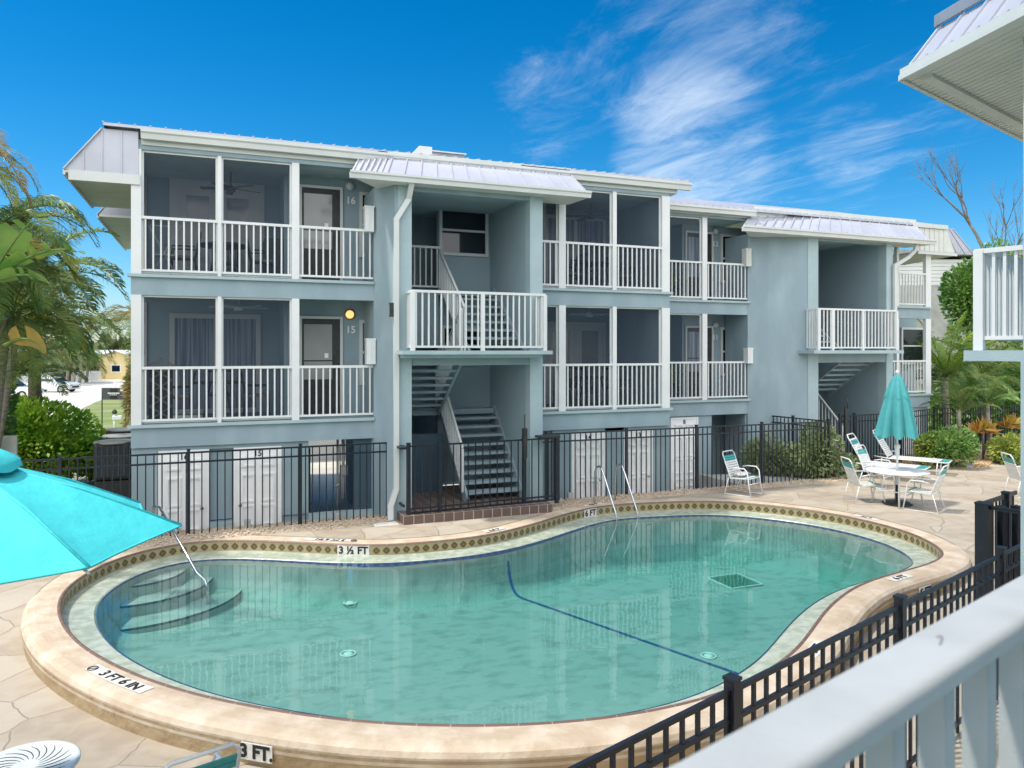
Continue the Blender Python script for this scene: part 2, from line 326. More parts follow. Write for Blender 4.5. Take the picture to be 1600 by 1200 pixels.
def tiles(name, c, grout, sx, mortar=.012):
    m = bpy.data.materials.new(name); m.use_nodes = True; nt = m.node_tree; n = nt.nodes; L = nt.links; b = n['Principled BSDF']
    tc = n.new('ShaderNodeTexCoord'); sp = n.new('ShaderNodeSeparateXYZ'); L.new(tc.outputs['UV'], sp.inputs[0])
    def M(op, a, c_=None):
        q = n.new('ShaderNodeMath'); q.operation = op
        for i, v in enumerate((a, c_)):
            if v is None: continue
            if isinstance(v, (int, float)): q.inputs[i].default_value = v
            else: L.new(v, q.inputs[i])
        return q.outputs[0]
    def edge(o):
        f = M('FRACT', M('DIVIDE', o, sx)); return M('LESS_THAN', M('MULTIPLY', M('MINIMUM', f, M('SUBTRACT', 1.0, f)), sx), mortar/2)
    g = M('MAXIMUM', edge(sp.outputs[0]), edge(sp.outputs[1]))
    no = n.new('ShaderNodeTexNoise'); no.inputs['Scale'].default_value = 5; L.new(tc.outputs['Object'], no.inputs[0])
    x0 = n.new('ShaderNodeMix'); x0.data_type = 'RGBA'; L.new(no.outputs['Fac'], x0.inputs[0]); x0.inputs[6].default_value = (*c, 1); x0.inputs[7].default_value = (c[0]*1.6, c[1]*1.5, c[2]*1.5, 1)
    x = n.new('ShaderNodeMix'); x.data_type = 'RGBA'; L.new(g, x.inputs[0]); L.new(x0.outputs[2], x.inputs[6]); x.inputs[7].default_value = (*grout, 1)
    L.new(x.outputs[2], b.inputs['Base Color']); b.inputs['Roughness'].default_value = .5
    return m
M_['quarry'] = tiles('brown_quarry_tile', (.10, .068, .055), (.42, .39, .35), .2, .014)
M_['cap'] = tiles('brown_cap_tile', (.13, .08, .06), (.40, .33, .26), .3, .006)
def band_mat():
    m = bpy.data.materials.new('medallion_tile_band'); m.use_nodes = True; nt = m.node_tree; n = nt.nodes; L = nt.links; b = n['Principled BSDF']
    tc = n.new('ShaderNodeTexCoord'); sp = n.new('ShaderNodeSeparateXYZ'); L.new(tc.outputs['UV'], sp.inputs[0])
    def M(op, a, c_=None):
        q = n.new('ShaderNodeMath'); q.operation = op
        for i, v in enumerate((a, c_)):
            if v is None: continue
            if isinstance(v, (int, float)): q.inputs[i].default_value = v
            else: L.new(v, q.inputs[i])
        return q.outputs[0]
    u = M('SUBTRACT', M('FRACT', M('DIVIDE', sp.outputs[0], .17)), .5)      # v runs 0..1 over the band
    v = M('SUBTRACT', sp.outputs[1], .46); r1 = M('MULTIPLY', M('ABSOLUTE', u), 1.9); r2 = M('MULTIPLY', M('ABSOLUTE', v), 2.0)
    dsum = M('POWER', M('ADD', M('POWER', r1, 1.3), M('POWER', r2, 1.3)), .77)
    ring = M('MULTIPLY', M('GREATER_THAN', dsum, .34), M('LESS_THAN', dsum, .70))
    core = M('LESS_THAN', dsum, .34)
    x = n.new('ShaderNodeMix'); x.data_type = 'RGBA'; L.new(ring, x.inputs[0]); x.inputs[6].default_value = (.34, .28, .15, 1); x.inputs[7].default_value = (.10, .07, .025, 1)
    y = n.new('ShaderNodeMix'); y.data_type = 'RGBA'; L.new(core, y.inputs[0]); L.new(x.outputs[2], y.inputs[6]); y.inputs[7].default_value = (.17, .12, .045, 1)
    fr = M('FRACT', M('DIVIDE', sp.outputs[0], .17)); ge = M('LESS_THAN', fr, .035)
    z = n.new('ShaderNodeMix'); z.data_type = 'RGBA'; L.new(ge, z.inputs[0]); L.new(y.outputs[2], z.inputs[6]); z.inputs[7].default_value = (.40, .36, .25, 1)
    L.new(z.outputs[2], b.inputs['Base Color']); b.inputs['Roughness'].default_value = .35
    return m
M_['band'] = band_mat()
def water_mat():
    m = bpy.data.materials.new('pool_water'); m.use_nodes = True; nt = m.node_tree; n = nt.nodes; L = nt.links; n.clear()
    o = n.new('ShaderNodeOutputMaterial'); t = n.new('ShaderNodeBsdfTransparent'); t.inputs[0].default_value = (.93, .98, .97, 1)
    g = n.new('ShaderNodeBsdfGlossy'); g.inputs['Roughness'].default_value = .0; fr = n.new('ShaderNodeFresnel'); fr.inputs['IOR'].default_value = 1.45
    tc = n.new('ShaderNodeTexCoord'); no = n.new('ShaderNodeTexNoise'); no.inputs['Scale'].default_value = 2.6; no.inputs['Detail'].default_value = 3; no.inputs['Distortion'].default_value = .5; L.new(tc.outputs['Object'], no.inputs[0])
    bp = n.new('ShaderNodeBump'); bp.inputs['Distance'].default_value = .006; bp.inputs['Strength'].default_value = .4; L.new(no.outputs['Fac'], bp.inputs['Height'])
    L.new(bp.outputs[0], g.inputs['Normal']); L.new(bp.outputs[0], fr.inputs['Normal'])
    ge = n.new('ShaderNodeNewGeometry'); sz = n.new('ShaderNodeSeparateXYZ'); L.new(ge.outputs['True Normal'], sz.inputs[0])
    gt = n.new('ShaderNodeMath'); gt.operation = 'GREATER_THAN'; gt.inputs[1].default_value = .9; L.new(sz.outputs[2], gt.inputs[0])
    nb = n.new('ShaderNodeMath'); nb.operation = 'SUBTRACT'; nb.inputs[0].default_value = 1; L.new(ge.outputs['Backfacing'], nb.inputs[1])
    m1 = n.new('ShaderNodeMath'); m1.operation = 'MULTIPLY'; L.new(gt.outputs[0], m1.inputs[0]); L.new(nb.outputs[0], m1.inputs[1])
    m2 = n.new('ShaderNodeMath'); m2.operation = 'MULTIPLY'; L.new(m1.outputs[0], m2.inputs[0]); L.new(fr.outputs[0], m2.inputs[1])
    mx = n.new('ShaderNodeMixShader'); L.new(m2.outputs[0], mx.inputs[0]); L.new(t.outputs[0], mx.inputs[1]); L.new(g.outputs[0], mx.inputs[2]); L.new(mx.outputs[0], o.inputs[0])
    va = n.new('ShaderNodeVolumeAbsorption'); va.inputs['Color'].default_value = (.18, .83, .80, 1); va.inputs['Density'].default_value = .42; L.new(va.outputs[0], o.inputs['Volume'])
    return m
M_['water'] = water_mat()
M_['gravel'] = pr('river_pebbles', (.42, .28, .15), .8, c2=(.58, .48, .36), nscale=16)
M_['mulch'] = pr('bark_mulch', (.30, .16, .07), .9, c2=(.5, .34, .18), nscale=14)

# ------------------------------------------------------------------ the ground and the pool
POOL_PX = [(95,935),(112,912),(150,887),(200,867),(250,855),(300,847),(350,844),(400,844),(490,848),(535,850.4),(595,851),(640,848.6),(700,843.5),(760,836),(820,822),(870,807),(911,795.5),(950,789),(1005,785.6),(1060,783.4),(1100,782.7),(1150,784.5),(1200,789),(1250,794.5),(1300,802),(1350,812),(1400,825),(1437,838),(1462,852),(1473,863),(1467,872),(1450,880),(1425,887.5),(1375,901),(1337,915),(1312,932),(1290,951),(1266,984),(1239,1018),(1180,1058),(1100,1090),(1000,1112),(900,1125),(800,1131),(700,1132),(560,1126),(420,1106.5),(315,1085.5),(245,1064.5),(192,1043.5),(140,1015.5),(112,991),(94.5,963)]
ctrl = [G(*p) for p in POOL_PX]
def smooth_closed(c, n, it=3):
    for _ in range(it): c = [(c[i-1]+c[i]*2+c[(i+1) % len(c)])/4 for i in range(len(c))] if len(c) > 90 else c
    out = []
    m = len(c)
    for i in range(m):
        p0, p1, p2, p3 = c[i-1], c[i], c[(i+1) % m], c[(i+2) % m]
        for k in range(6):
            t = k/6; out.append(.5*((2*p1)+(-p0+p2)*t+(2*p0-5*p1+4*p2-p3)*t*t+(-p0+3*p1-3*p2+p3)*t**3))
    for _ in range(10): out = [(out[i-1]+out[i]*2+out[(i+1) % len(out)])/4 for i in range(len(out))]
    # equal spacing
    L = [0]
    for i in range(len(out)): L.append(L[-1]+(out[(i+1) % len(out)]-out[i]).length)
    tot = L[-1]; res = []; j = 0
    for k in range(n):
        s = tot*k/n
        while L[j+1] < s: j += 1
        t = (s-L[j])/(L[j+1]-L[j]); res.append(out[j].lerp(out[(j+1) % len(out)], t))
    return res, tot
NP = 300
P, PLEN = smooth_closed(ctrl, NP)
area = sum(P[i].x*P[(i+1) % NP].y-P[(i+1) % NP].x*P[i].y for i in range(NP))
if area < 0: P.reverse()
def off(Pl, w, z=None, sm=6):           # outward offset of the anticlockwise outline
    n = len(Pl); nr = []
    for i in range(n):
        d = Pl[(i+2) % n]-Pl[i-2]; nr.append(Vector((d.y, -d.x, 0)).normalized())
    q = [Pl[i]+nr[i]*w for i in range(n)]
    for _ in range(sm): q = [(q[i-1]+q[i]*2+q[(i+1) % n])/4 for i in range(n)]
    if z is not None: q = [Vector((a.x, a.y, z)) for a in q]
    return q
def sstep(t): t = max(0, min(1, t)); return t*t*(3-2*t)
def deckz(x, y):
    d = (11.7-.2*(x+2))-y
    return -.29*sstep((d+.2)/1.6)
CW = .42
co_out = off(P, CW)
# deck sheet with a hole for the pool
pts = []; edges = []
hole = off(P, CW-.06); hn = len(hole)
for p in hole: pts.append(Vector((p.x, p.y)))
edges += [(i, (i+1) % hn) for i in range(hn)]
X0, X1, Y0_, Y1_ = -9.0, 29.0, -4.0, 20.0
def inside(poly, x, y):
    c = False; n = len(poly)
    for i in range(n):
        a, b = poly[i], poly[i-1]
        if (a.y > y) != (b.y > y) and x < (b.x-a.x)*(y-a.y)/(b.y-a.y)+a.x: c = not c
    return c
DECKP = [Vector(p) for p in ((X0, Y0_), (X1, Y0_), (X1, 17.2), (19.6, 17.2), (19.6, 15.05), (14.7, 15.05), (14.7, 15.0), (3.2, 14.9), (-9, 14.75))]
b0 = len(pts); pts += DECKP; edges += [(b0+i, b0+(i+1) % len(DECKP)) for i in range(len(DECKP))]
big = off(P, CW+.2)
y = Y0_+.4
while y < 17:
    x = X0+.4
    while x < X1:
        if inside(DECKP, x, y) and inside(DECKP, x, y+.15) and not inside(big, x, y): pts.append(Vector((x, y)))
        x += .45
    y += .45
vv, ee, ff, *_r = delaunay_2d_cdt(pts, edges, [], 0, 1e-5)
mb = MB(); mb.v = [Vector((v.x, v.y, deckz(v.x, v.y))) for v in vv]
for f in ff:
    c = sum((vv[i] for i in f), Vector((0, 0)))/len(f)
    if inside(DECKP, c.x, c.y) and not inside(hole, c.x, c.y): mb.f.append(tuple(f)); mb.sm.append(True)
struct(mb.build('pool_deck', M_['deck']))
# wide ground
gm = pr('lawn_ground', (.16, .22, .05), .95, c2=(.30, .30, .14), nscale=.35, bump=.03, bscale=20, det=8)
mb = MB(); hx = (-900, -3.2, 13.5, 900); hy = (-200, 4, 14.9, 1600)
for i_ in range(3):
    for j_ in range(3):
        if (i_, j_) != (1, 1): mb.quad((hx[i_], hy[j_], -.62), (hx[i_+1], hy[j_], -.62), (hx[i_+1], hy[j_+1], -.62), (hx[i_], hy[j_+1], -.62))
struct(mb.build('lawn', gm))
pm = pr('shell_driveway', (.62, .59, .52), .9, c2=(.50, .47, .41), nscale=.5, det=8)
mb = MB(); mb.quad(*[G(px, py, -.612) for px, py in ((-420, 668), (-20, 664), (100, 652), (150, 628), (192, 612), (235, 598), (235, 589), (-420, 592))]); struct(mb.build('parking_lot', pm))
yard = pr('pale_yard_concrete', (.66, .62, .54), .9, c2=(.58, .54, .47), nscale=.8, det=8)
mb = MB(); mb.quad((-1.2, 15.3, -.606), (13, 15.3, -.606), (13, 40, -.606), (-1.2, 40, -.606)); struct(mb.build('yard_path', yard))
mb = MB(); mb.quad((-9, 14.7, -.606), (-1.42, 14.7, -.606), (-1.42, 29, -.606), (-9, 26, -.606)); struct(mb.build('side_gravel', pr('side_yard_gravel', (.35, .33, .26), .95, c2=(.2, .2, .12), nscale=3, bump=.02, bscale=30, det=9)))

# the pool ---------------------------------------------------------------
pool = thing('swimming_pool', 'kidney shaped swimming pool with tan stone rim in front of the grey building', 'swimming pool', (5, 10, 0))
WZ = -.215
u = [i*PLEN/NP for i in range(NP)]
# coping: inner edge -> crown -> rounded nose -> side
mb = MB()
prof = [(.035, -.006), (.12, .006), (.28, .008), (.36, -.006), (.405, -.035), (.425, -.08), (.42, -.16)]
rings = [off(P, w, z) for w, z in prof]
for a, b in zip(rings[:-1], rings[1:]): mb.strip(a, b)
mb.build('coping', M_['coping'], pool)
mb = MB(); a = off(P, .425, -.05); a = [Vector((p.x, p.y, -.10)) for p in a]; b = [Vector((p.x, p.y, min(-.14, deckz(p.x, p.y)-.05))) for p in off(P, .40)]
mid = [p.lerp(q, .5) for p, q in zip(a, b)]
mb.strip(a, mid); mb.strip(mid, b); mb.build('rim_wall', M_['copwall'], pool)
def uvstrip(name, rings_, m, vs):
    mb = MB(); n = NP; mb.uv = []
    for r, vv_ in zip(rings_, vs):
        for i in range(n+1): mb.v.append(r[i % n]); mb.uv.append((i*PLEN/n, vv_))
    for k in range(len(rings_)-1):
        for i in range(n): b = k*(n+1)+i; mb.f.append((b, b+1, b+n+2, b+n+1)); mb.sm.append(True)
    return mb.build(name, m, pool)
uvstrip('tile_cap', [off(P, .035, -.006, 2), off(P, .015, .004, 2), off(P, -.004, 0, 2), off(P, -.012, -.022, 2)], M_['cap'], [.04, .08, .12, .16])
uvstrip('tile_band', [off(P, -.004, -.015, 2), off(P, -.004, -.185, 2)], M_['band'], [1, 0])
LW = .40
mb = MB(); ra = off(P, 0, -.180, 2); rb = off(P, -.12, -.192, 8); rc = off(P, -LW+.03, -.204, 14); rd = off(P, -LW, -.235, 14)
mb.strip(ra, rb); mb.strip(rb, rc); mb.strip(rc, rd); mb.build('gutter_ledge', M_['ledge'], pool)
mb = MB(); re_ = off(P, -LW-.001, -.212, 14); rf = off(P, -LW-.001, -.335, 14); mb.strip(re_, rf); mb.build('waterline_tile', M_['bluetile'], pool)
def floorz(x, y): return -.74-.032*(x+2)
mb = MB(); r0 = off(P, -LW, -.23, 14)
def fz(p, k): return Vector((p.x, p.y, WZ+(floorz(p.x, p.y)-WZ)*k))
bowl = [r0]
for k in range(1, 11):
    a_ = k/10*math.pi/2; w_ = .42*(1-math.cos(a_)); bowl.append([fz(p, math.sin(a_)**.9) for p in off(P, -LW-w_, None, 14+2*k)])
mb.v = [p for r in bowl for p in r]
for k in range(10):
    for i in range(NP): j = (i+1) % NP; mb.f.append((k*NP+i, k*NP+j, (k+1)*NP+j, (k+1)*NP+i)); mb.sm.append(True)
mb.f.append(tuple(10*NP+i for i in range(NP))); mb.sm.append(True)
BV_V = list(mb.v); BV_F = list(mb.f); r1 = bowl[4]; r3 = bowl[10]
mb.build('basin', M_['plaster'], pool, fix=False)
# steps
SC = Vector((-1.2, 13.75, 0))
for r, z in ((.80, -.33), (1.22, -.50), (1.72, -.68)):
    mb = MB(); arc = [SC+Vector((math.cos(R(t)), math.sin(R(t)), 0))*r for t in range(-150, 61, 6)]
    arc = [p for p in arc]; poly = [(p.x, p.y) for p in arc]
    mb.slab(poly, -1.2, z); o = mb.build('step', M_['plaster'], pool)
    mb = MB(); ar2 = [SC+Vector((math.cos(R(t)), math.sin(R(t)), 0))*(r+.003) for t in range(-150, 61, 6)]
    mb.strip([Vector((p.x, p.y, z)) for p in ar2], [Vector((p.x, p.y, z-.035)) for p in ar2], closed=False); mb.build('step_nosing', M_['nosing'], o)
# safety line on the floor
from mathutils.bvhtree import BVHTree
BV = BVHTree.FromPolygons(BV_V, BV_F)
def bz(x, y):
    h = BV.ray_cast(Vector((x, y, -.2)), Vector((0, 0, -1)))[0]
    return (h.z if h else -.3)
w0 = Vector((4.92, 12.52)); 
def onfloor(px, py):
    z = -.6
    for _ in range(8): g = G(px, py, z); z = .5*z+.5*bz(g.x, g.y)
    return g
l3 = Vector((5.08, 11.62, 0)); l4 = onfloor(1150, 1052); wv = min(r0, key=lambda p: (p.x-4.85)**2+(p.y-12.3)**2).copy(); wv.z = 0; wv.y -= .012; l4.z = 0
c1 = Vector((4.90, 12.0, 0)); l4 = l4+(l4-l3).normalized()*.12
path = [wv.lerp(c1, t/10).lerp(c1.lerp(l3, t/10), t/10) for t in [v/3 for v in range(30)]]+[l3.lerp(l4, k/30) for k in range(31)]
path = [Vector((p.x, p.y, bz(p.x, p.y)+.012)) for p in path]
mb = MB()
for a, b in zip(path[:-1], path[1:]):
    d = (b-a).normalized(); sd2 = Vector((d.y, -d.x, 0)).normalized()*.027; mb.quad(a-sd2, a+sd2, b+sd2, b-sd2)
mb.build('depth_line', M_['bluetile'], pool)
# drain and wall inlets
mb = MB(); c = onfloor(1148, 909); zf = lambda x, y: bz(x, y)+.012
dd = [Vector((c.x+a*.36, c.y+b*.36, 0)) for a, b in ((-1, -1), (1, -1), (1, 1), (-1, 1))]
for i in range(4):
    a, b = dd[i].copy(), dd[(i+1) % 4].copy(); a.z = b.z = zf(c.x, c.y)+.01; mb.bar(a, b, .03, .02)
mb.build('drain_frame', M_['wtile'], pool)
mb = MB(); mb.obox((c.x, c.y, zf(c.x, c.y)-.005), Vector((1, 0, 0)), Vector((0, 1, 0)), Vector((0, 0, 1)), .34, .34, .004); dg_ = mb.build('drain_grate', pr('green_drain_grate', (.02, .16, .12), .5), pool)
for px, py in ((547, 941), (1107, 1025), (544, 1022)):
    c = onfloor(px, py); c.z = zf(c.x, c.y); mb = MB(); mb.lathe(c, [(0, .012), (.05, .012), (.065, .0)], 14); mb.lathe(c, [(.09, 0), (.1, .012), (.115, 0)], 14); mb.build('floor_inlet', M_['wtile'], pool)
# skimmer cover lip at the far side
mb = MB(); lipo = [p for p in off(P, -.28, -.15, 8)]
sel = [i for i, p in enumerate(P) if 8.3 < p.x < 11.3 and p.y > 12]
sel = [i for i in sel]
def run(ring, idx): return [ring[i] for i in idx]
# water
mb = MB(); top = off(P, -LW+.02, WZ, 14); r1b = [p+Vector((0, 0, -.03)) for p in r1]; r3b = [p+Vector((0, 0, -.05)) for p in r3]
mb.v = top+r1b+r3b; mb.f.append(tuple(range(NP)))
for k in (0, 1):
    for i in range(NP): j = (i+1) % NP; mb.f.append((k*NP+i, (k+1)*NP+i, (k+1)*NP+j, k*NP+j))
mb.f.append(tuple(2*NP+i for i in reversed(range(NP)))); mb.sm = [False]*len(mb.f)
struct(mb.build('water', M_['water'], fix=False))
# depth markings ---------------------------------------------------------
def nearest(x, y): return min(range(NP), key=lambda i: (P[i].x-x)**2+(P[i].y-y)**2)
def curve_frame(x, y, w):               # point on an offset ring with its tangent and outward normal
    i = nearest(x, y); rg = off(P, w); t = (rg[(i+2) % NP]-rg[i-2]).normalized(); t.z = 0; return rg[i], t, Vector((t.y, -t.x, 0)), i
def top_mark(s, px, py, n_tiles, flip=False, size=.13, w=.2, nodive=False):
    g = G(px, py); i = nearest(g.x, g.y); rg = off(P, w, .0); t = (rg[(i+3) % NP]-rg[i-3]).normalized(); nrm = Vector((t.y, -t.x, 0)); c = rg[i]
    if w > .42: c.z = deckz(c.x, c.y)-.001
    xa = -t if flip else t; ya = -nrm if not flip else nrm
    mb = MB(); W2 = n_tiles*.075; nn = 10; 
    j0 = int(round(W2/(PLEN/NP)))
    ia = [rg[(i+k) % NP]-nrm*.075 for k in range(-j0, j0+1)]; ib = [rg[(i+k) % NP]+nrm*.075 for k in range(-j0, j0+1)]
    zz = c.z+.0135
    mb.strip([Vector((p.x, p.y, zz)) for p in ia], [Vector((p.x, p.y, zz)) for p in ib], closed=False, sm=False)
    o = mb.build('depth_marker', M_['wtile'], pool)
    text(s, size, frame(Vector((c.x, c.y, zz+.003)), xa, ya), M_['ink'], 'lettering', o, bold=.004, sx=1.05)
    if nodive:
        cc = Vector((c.x, c.y, zz+.004))-xa*(W2-.1)
        mb = MB(); mb.tube([cc+xa*.05*math.cos(a/16*2*math.pi)+ya*.05*math.sin(a/16*2*math.pi) for a in range(16)], .006, 4, closed=True); mb.bar(cc-xa*.035-ya*.035, cc+xa*.035+ya*.035, .01, .004); mb.build('no_diving_symbol', M_['ink'], o)
top_mark('   3 FT 6 IN', 185, 1057, 7.2, nodive=True, size=.16)
top_mark('3 FT 6 IN', 515, 845.5, 7, flip=False, size=.13, nodive=True)
top_mark('4 FT', 771, 829, 3.4, size=.13, w=.16)
top_mark('6 FT', 926, 790, 3, size=.12, w=.2)
top_mark('6 FT', 1393, 900, 3.4, size=.14)
top_mark('6 FT', 1352, 808, 3, size=.12)
top_mark('5 FT', 1275, 1012, 3.2, size=.14)
def side_mark(s, px, py, w, z, size, n_tiles, inward=False):
    g = G(px, py); i = nearest(g.x, g.y); rg = off(P, w); t = (rg[(i+3) % NP]-rg[i-3]).normalized(); nrm = Vector((t.y, -t.x, 0)); c = rg[i]; c.z = z
    nn = -nrm if inward else nrm; xa = Vector((0, 0, 1)).cross(nn)
    mb = MB(); mb.obox(c+nn*.004, xa, nn, Vector((0, 0, 1)), n_tiles*.06, .006, .072 if not inward else .085); o = mb.build('depth_marker', M_['wtile'], pool)
    text(s, size, frame(c+nn*.013, xa, Vector((0, 0, 1))), M_['ink'], 'lettering', o, bold=.006)
side_mark('3 FT.', 435, 1112, .43, -.165, .16, 2.6)
side_mark('6 FT', 1390, 892, .43, -.17, .16, 2.6)
side_mark('3 \u00bd FT', 556, 850, 0, -.105, .17, 4.6, True)
side_mark('6 FT', 918, 793, 0, -.105, .17, 3.0, True)
# ladder rails
for k, (px, py, qx) in enumerate(((950, 792, 0), (985, 788, 1))):
    a = G(px, py); i = nearest(a.x, a.y); t = (P[(i+2) % NP]-P[i-2]).normalized(); nrm = Vector((t.y, -t.x, 0))
    if k == 0: basept = P[i]+nrm*.30; NR = nrm; TT = t
    c = basept-TT*(.56*k)
    prof = [(0, 0), (0, .45), (-.02, .68), (-.08, .80), (-.17, .83), (-.26, .78), (-.36, .62), (-.62, .15), (-.74, -.05), (-.78, -.2), (-.78, -1.05)]
    mb = MB(); mb.tube([c+NR*x+Vector((0, 0, z)) for x, z in prof], .021, 10); mb.build('grab_rail', M_['steel'], None)
    o = bpy.data.objects['grab_rail' if k == 0 else 'grab_rail.001']
    tag(o, ['left steel pool ladder rail arching over the far rim', 'right steel pool ladder rail arching over the far rim'][k], 'ladder rail', 'pool ladder rails')
# step hand rail
wi = G(308, 895, WZ); mb = MB(); tp = Vector((wi.x-.62, wi.y+1.32, .62))
mb.tube([Vector((tp.x-.12, tp.y+.25, -.01)), Vector((tp.x-.12, tp.y+.25, .45)), Vector((tp.x-.1, tp.y+.2, .60)), tp, wi, wi+Vector((.12, -.12, -.10)), wi+Vector((.15, -.16, -.2)), wi+Vector((.16, -.17, -.5))], .022, 10)
tag(mb.build('hand_rail', M_['steel']), 'sloping steel hand rail at the curved pool steps', 'hand rail')

# ------------------------------------------------------------------ pebbles along the fences
def pebbles(name, polys, n, size, m, z=.0):
    mb = MB(); rnd = random.Random(3)
    tot = 0; areas = []
    for poly in polys:
        a = abs(sum(poly[i][0]*poly[(i+1) % len(poly)][1]-poly[(i+1) % len(poly)][0]*poly[i][1] for i in range(len(poly))))/2; areas.append(a); tot += a
        mb.slab(poly, -.02, .012)
    for poly, a in zip(polys, areas):
        vp = [Vector(p) for p in poly]; xs = [p.x for p in vp]; ys = [p.y for p in vp]; c = 0
        while c < n*a/tot:
            x = rnd.uniform(min(xs), max(xs)); y = rnd.uniform(min(ys), max(ys))
            if not inside(vp, x, y): continue
            c += 1; s = size*rnd.uniform(.5, 1.2); an = rnd.uniform(0, 3.14); b = len(mb.v); ax = Vector((math.cos(an), math.sin(an), rnd.uniform(-.3, .3))); ay = Vector((-math.sin(an), math.cos(an), rnd.uniform(-.3, .3)))
            ce = Vector((x, y, .012+s*.3))
            mb.v += [ce+ax*s, ce+ay*s*.7, ce-ax*s, ce-ay*s*.7, ce+Vector((0, 0, s*.55)), ce-Vector((0, 0, s*.4))]
            for q in ((0, 1, 4), (1, 2, 4), (2, 3, 4), (3, 0, 4), (1, 0, 5), (2, 1, 5), (3, 2, 5), (0, 3, 5)): mb.f.append(tuple(b+i for i in q)); mb.sm.append(True)
    o = mb.build(name, m, fix=False); return o
fr = [G(*p) for p in ((-60, 905), (100, 882), (200, 861), (300, 846), (420, 834), (525, 826.5), (618, 814.5))]
polyL = [(p.x, p.y) for p in fr]+[(3.35, 14.99), (-1.4, 14.99), (-6, 14.7)]
fr2 = [G(*p) for p in ((862, 799), (900, 793), (980, 781), (1100, 770), (1200, 762), (1300, 753.5), (1345, 749))]
polyR = [(p.x, p.y) for p in fr2]+[(16.2, 15.3), (14.9, 15.04), (6.6, 15.04)]
o = pebbles('gravel', [polyL, polyR], 5200, .032, pr('river_pebble', (.46, .33, .20), .8, c2=(.62, .54, .45), nscale=13, mixr=(.3, .7))); o['kind'] = 'stuff'
frm = [G(*p) for p in ((1395, 722), (1440, 728), (1507, 732), (1540, 731), (1552, 723), (1590, 717), (1680, 700))]
polyM = [(p.x, p.y) for p in frm]+[(33, 17.15), (27, 17.15), (19.65, 17.15)]
o = pebbles('mulch', [polyM], 5000, .05, pr('wood_chip', (.42, .25, .11), .9, c2=(.62, .48, .30), nscale=9, mixr=(.3, .7))); o['kind'] = 'stuff'

# ------------------------------------------------------------------ the two-storey building(s)
Z1, Z2 = 1.96, 4.71
def railing(mb, x0, x1, y, zf, top=1.06, step=.122, bw=.028):
    mb.box(x0, x1, y-.03, y+.03, zf+top-.05, zf+top); mb.box(x0, x1, y-.018, y+.018, zf+.055, zf+.095)
    n = max(2, int((x1-x0)/step)); 
    for i in range(n):
        x = x0+(i+.5)*(x1-x0)/n; mb.box(x-bw/2, x+bw/2, y-.014, y+.014, zf+.095, zf+top-.05)
def frame_xz(mb, x0, x1, z0, z1, y, w=.07, d=.05):
    mb.box(x0, x1, y-d, y, z1-w, z1); mb.box(x0, x1, y-d, y, z0, z0+w); mb.box(x0, x0+w, y-d, y, z0+w, z1-w); mb.box(x1-w, x1, y-d, y, z0+w, z1-w)
def window(root, x0, x1, z0, z1, y, pane='darkwin', w=.07):
    mb = MB(); frame_xz(mb, x0, x1, z0, z1, y, w); zm = (z0+z1)/2; mb.box(x0+w, x1-w, y-.035, y, zm-.025, zm+.025)
    o = mb.build('window', M_['white2'], root); mb = MB(); mb.box(x0+w, x1-w, y-.012, y-.004, z0+w, z1-w); mb.build('pane', M_[pane], o); return o
def house_door(root, x0, x1, z0, z1, y, shade='curtain'):
    mb = MB(); frame_xz(mb, x0, x1, z0-.05, z1, y, .055, .06); o = mb.build('door', M_['white2'], root)
    mb = MB(); mb.box(x0+.055, x1-.055, y-.02, y-.003, z0, z1-.055); mb.build('door_leaf', M_['dark'], o)
    mb = MB(); mb.box(x0+.10, x1-.22, y-.028, y-.021, z0+.75, z1-.17); mb.build('door_glass', M_[shade], o)
    mb = MB(); mb.box(x0+.10, x1-.22, y-.034, y-.0285, z0+1.13, z0+1.155); mb.build('meeting_rail', M_['black'], o)
    mb = MB(); mb.box(x1-.17, x1-.13, y-.07, y-.02, z0+.92, z0+1.05); mb.build('handle', M_['dark'], o); return o
def slider(root, x0, x1, z0, z1, y, pane='blind', thick=.12, wide=False):
    mb = MB(); frame_xz(mb, x0, x1, z0, z1, y, thick, .06); o = mb.build('sliding_door', M_['white2'], root); xm = (x0+x1)/2
    mb = MB(); mb.box(xm-.05, xm+.05, y-.05, y, z0+thick, z1-thick)
    if wide: frame_xz(mb, x0+thick, xm-.05, z0+thick, z1-thick, y-.002, .13, .04); frame_xz(mb, xm+.05, x1-thick, z0+thick, z1-thick, y-.002, .13, .04)
    mb.build('stile', M_['white2'], o)
    for a, b in ((x0+thick, xm-.05), (xm+.05, x1-thick)): mb = MB(); mb.box(a, b, y-.016, y-.008, z0+thick, z1-thick); mb.build('pane', M_[pane], o)
def round_light(root, x, z, y, lit=False):
    mb = MB(); p = [(0, .075), (.055, .07), (.085, .04), (.09, 0)]
    for r_, d_ in p: pass
    b = 18; M4 = Matrix.Rotation(R(90), 4, 'X')
    mb.lathe((0, 0, 0), p, b); mb.v = [M4 @ v+Vector((x, y, z)) for v in mb.v]
    m = M_['white2']
    if lit:
        m = bpy.data.materials.new('lit_porch_lamp'); m.use_nodes = True; bb = m.node_tree.nodes['Principled BSDF']; bb.inputs['Base Color'].default_value = (.8, .5, .2, 1); bb.inputs['Emission Color'].default_value = (1, .52, .18, 1); bb.inputs['Emission Strength'].default_value = .75
    o = mb.build('porch_light', m, root); mb = MB(); mb.lathe((0, 0, 0), [(.085, 0), (.115, .012), (.115, .03), (.088, .03)], b); mb.v = [M4 @ v+Vector((x, y, z)) for v in mb.v]
    mb.build('light_ring', M_['stucco_mid'] if not lit else pr('brass_ring', (.45, .3, .08), .35, metal=.8), o)
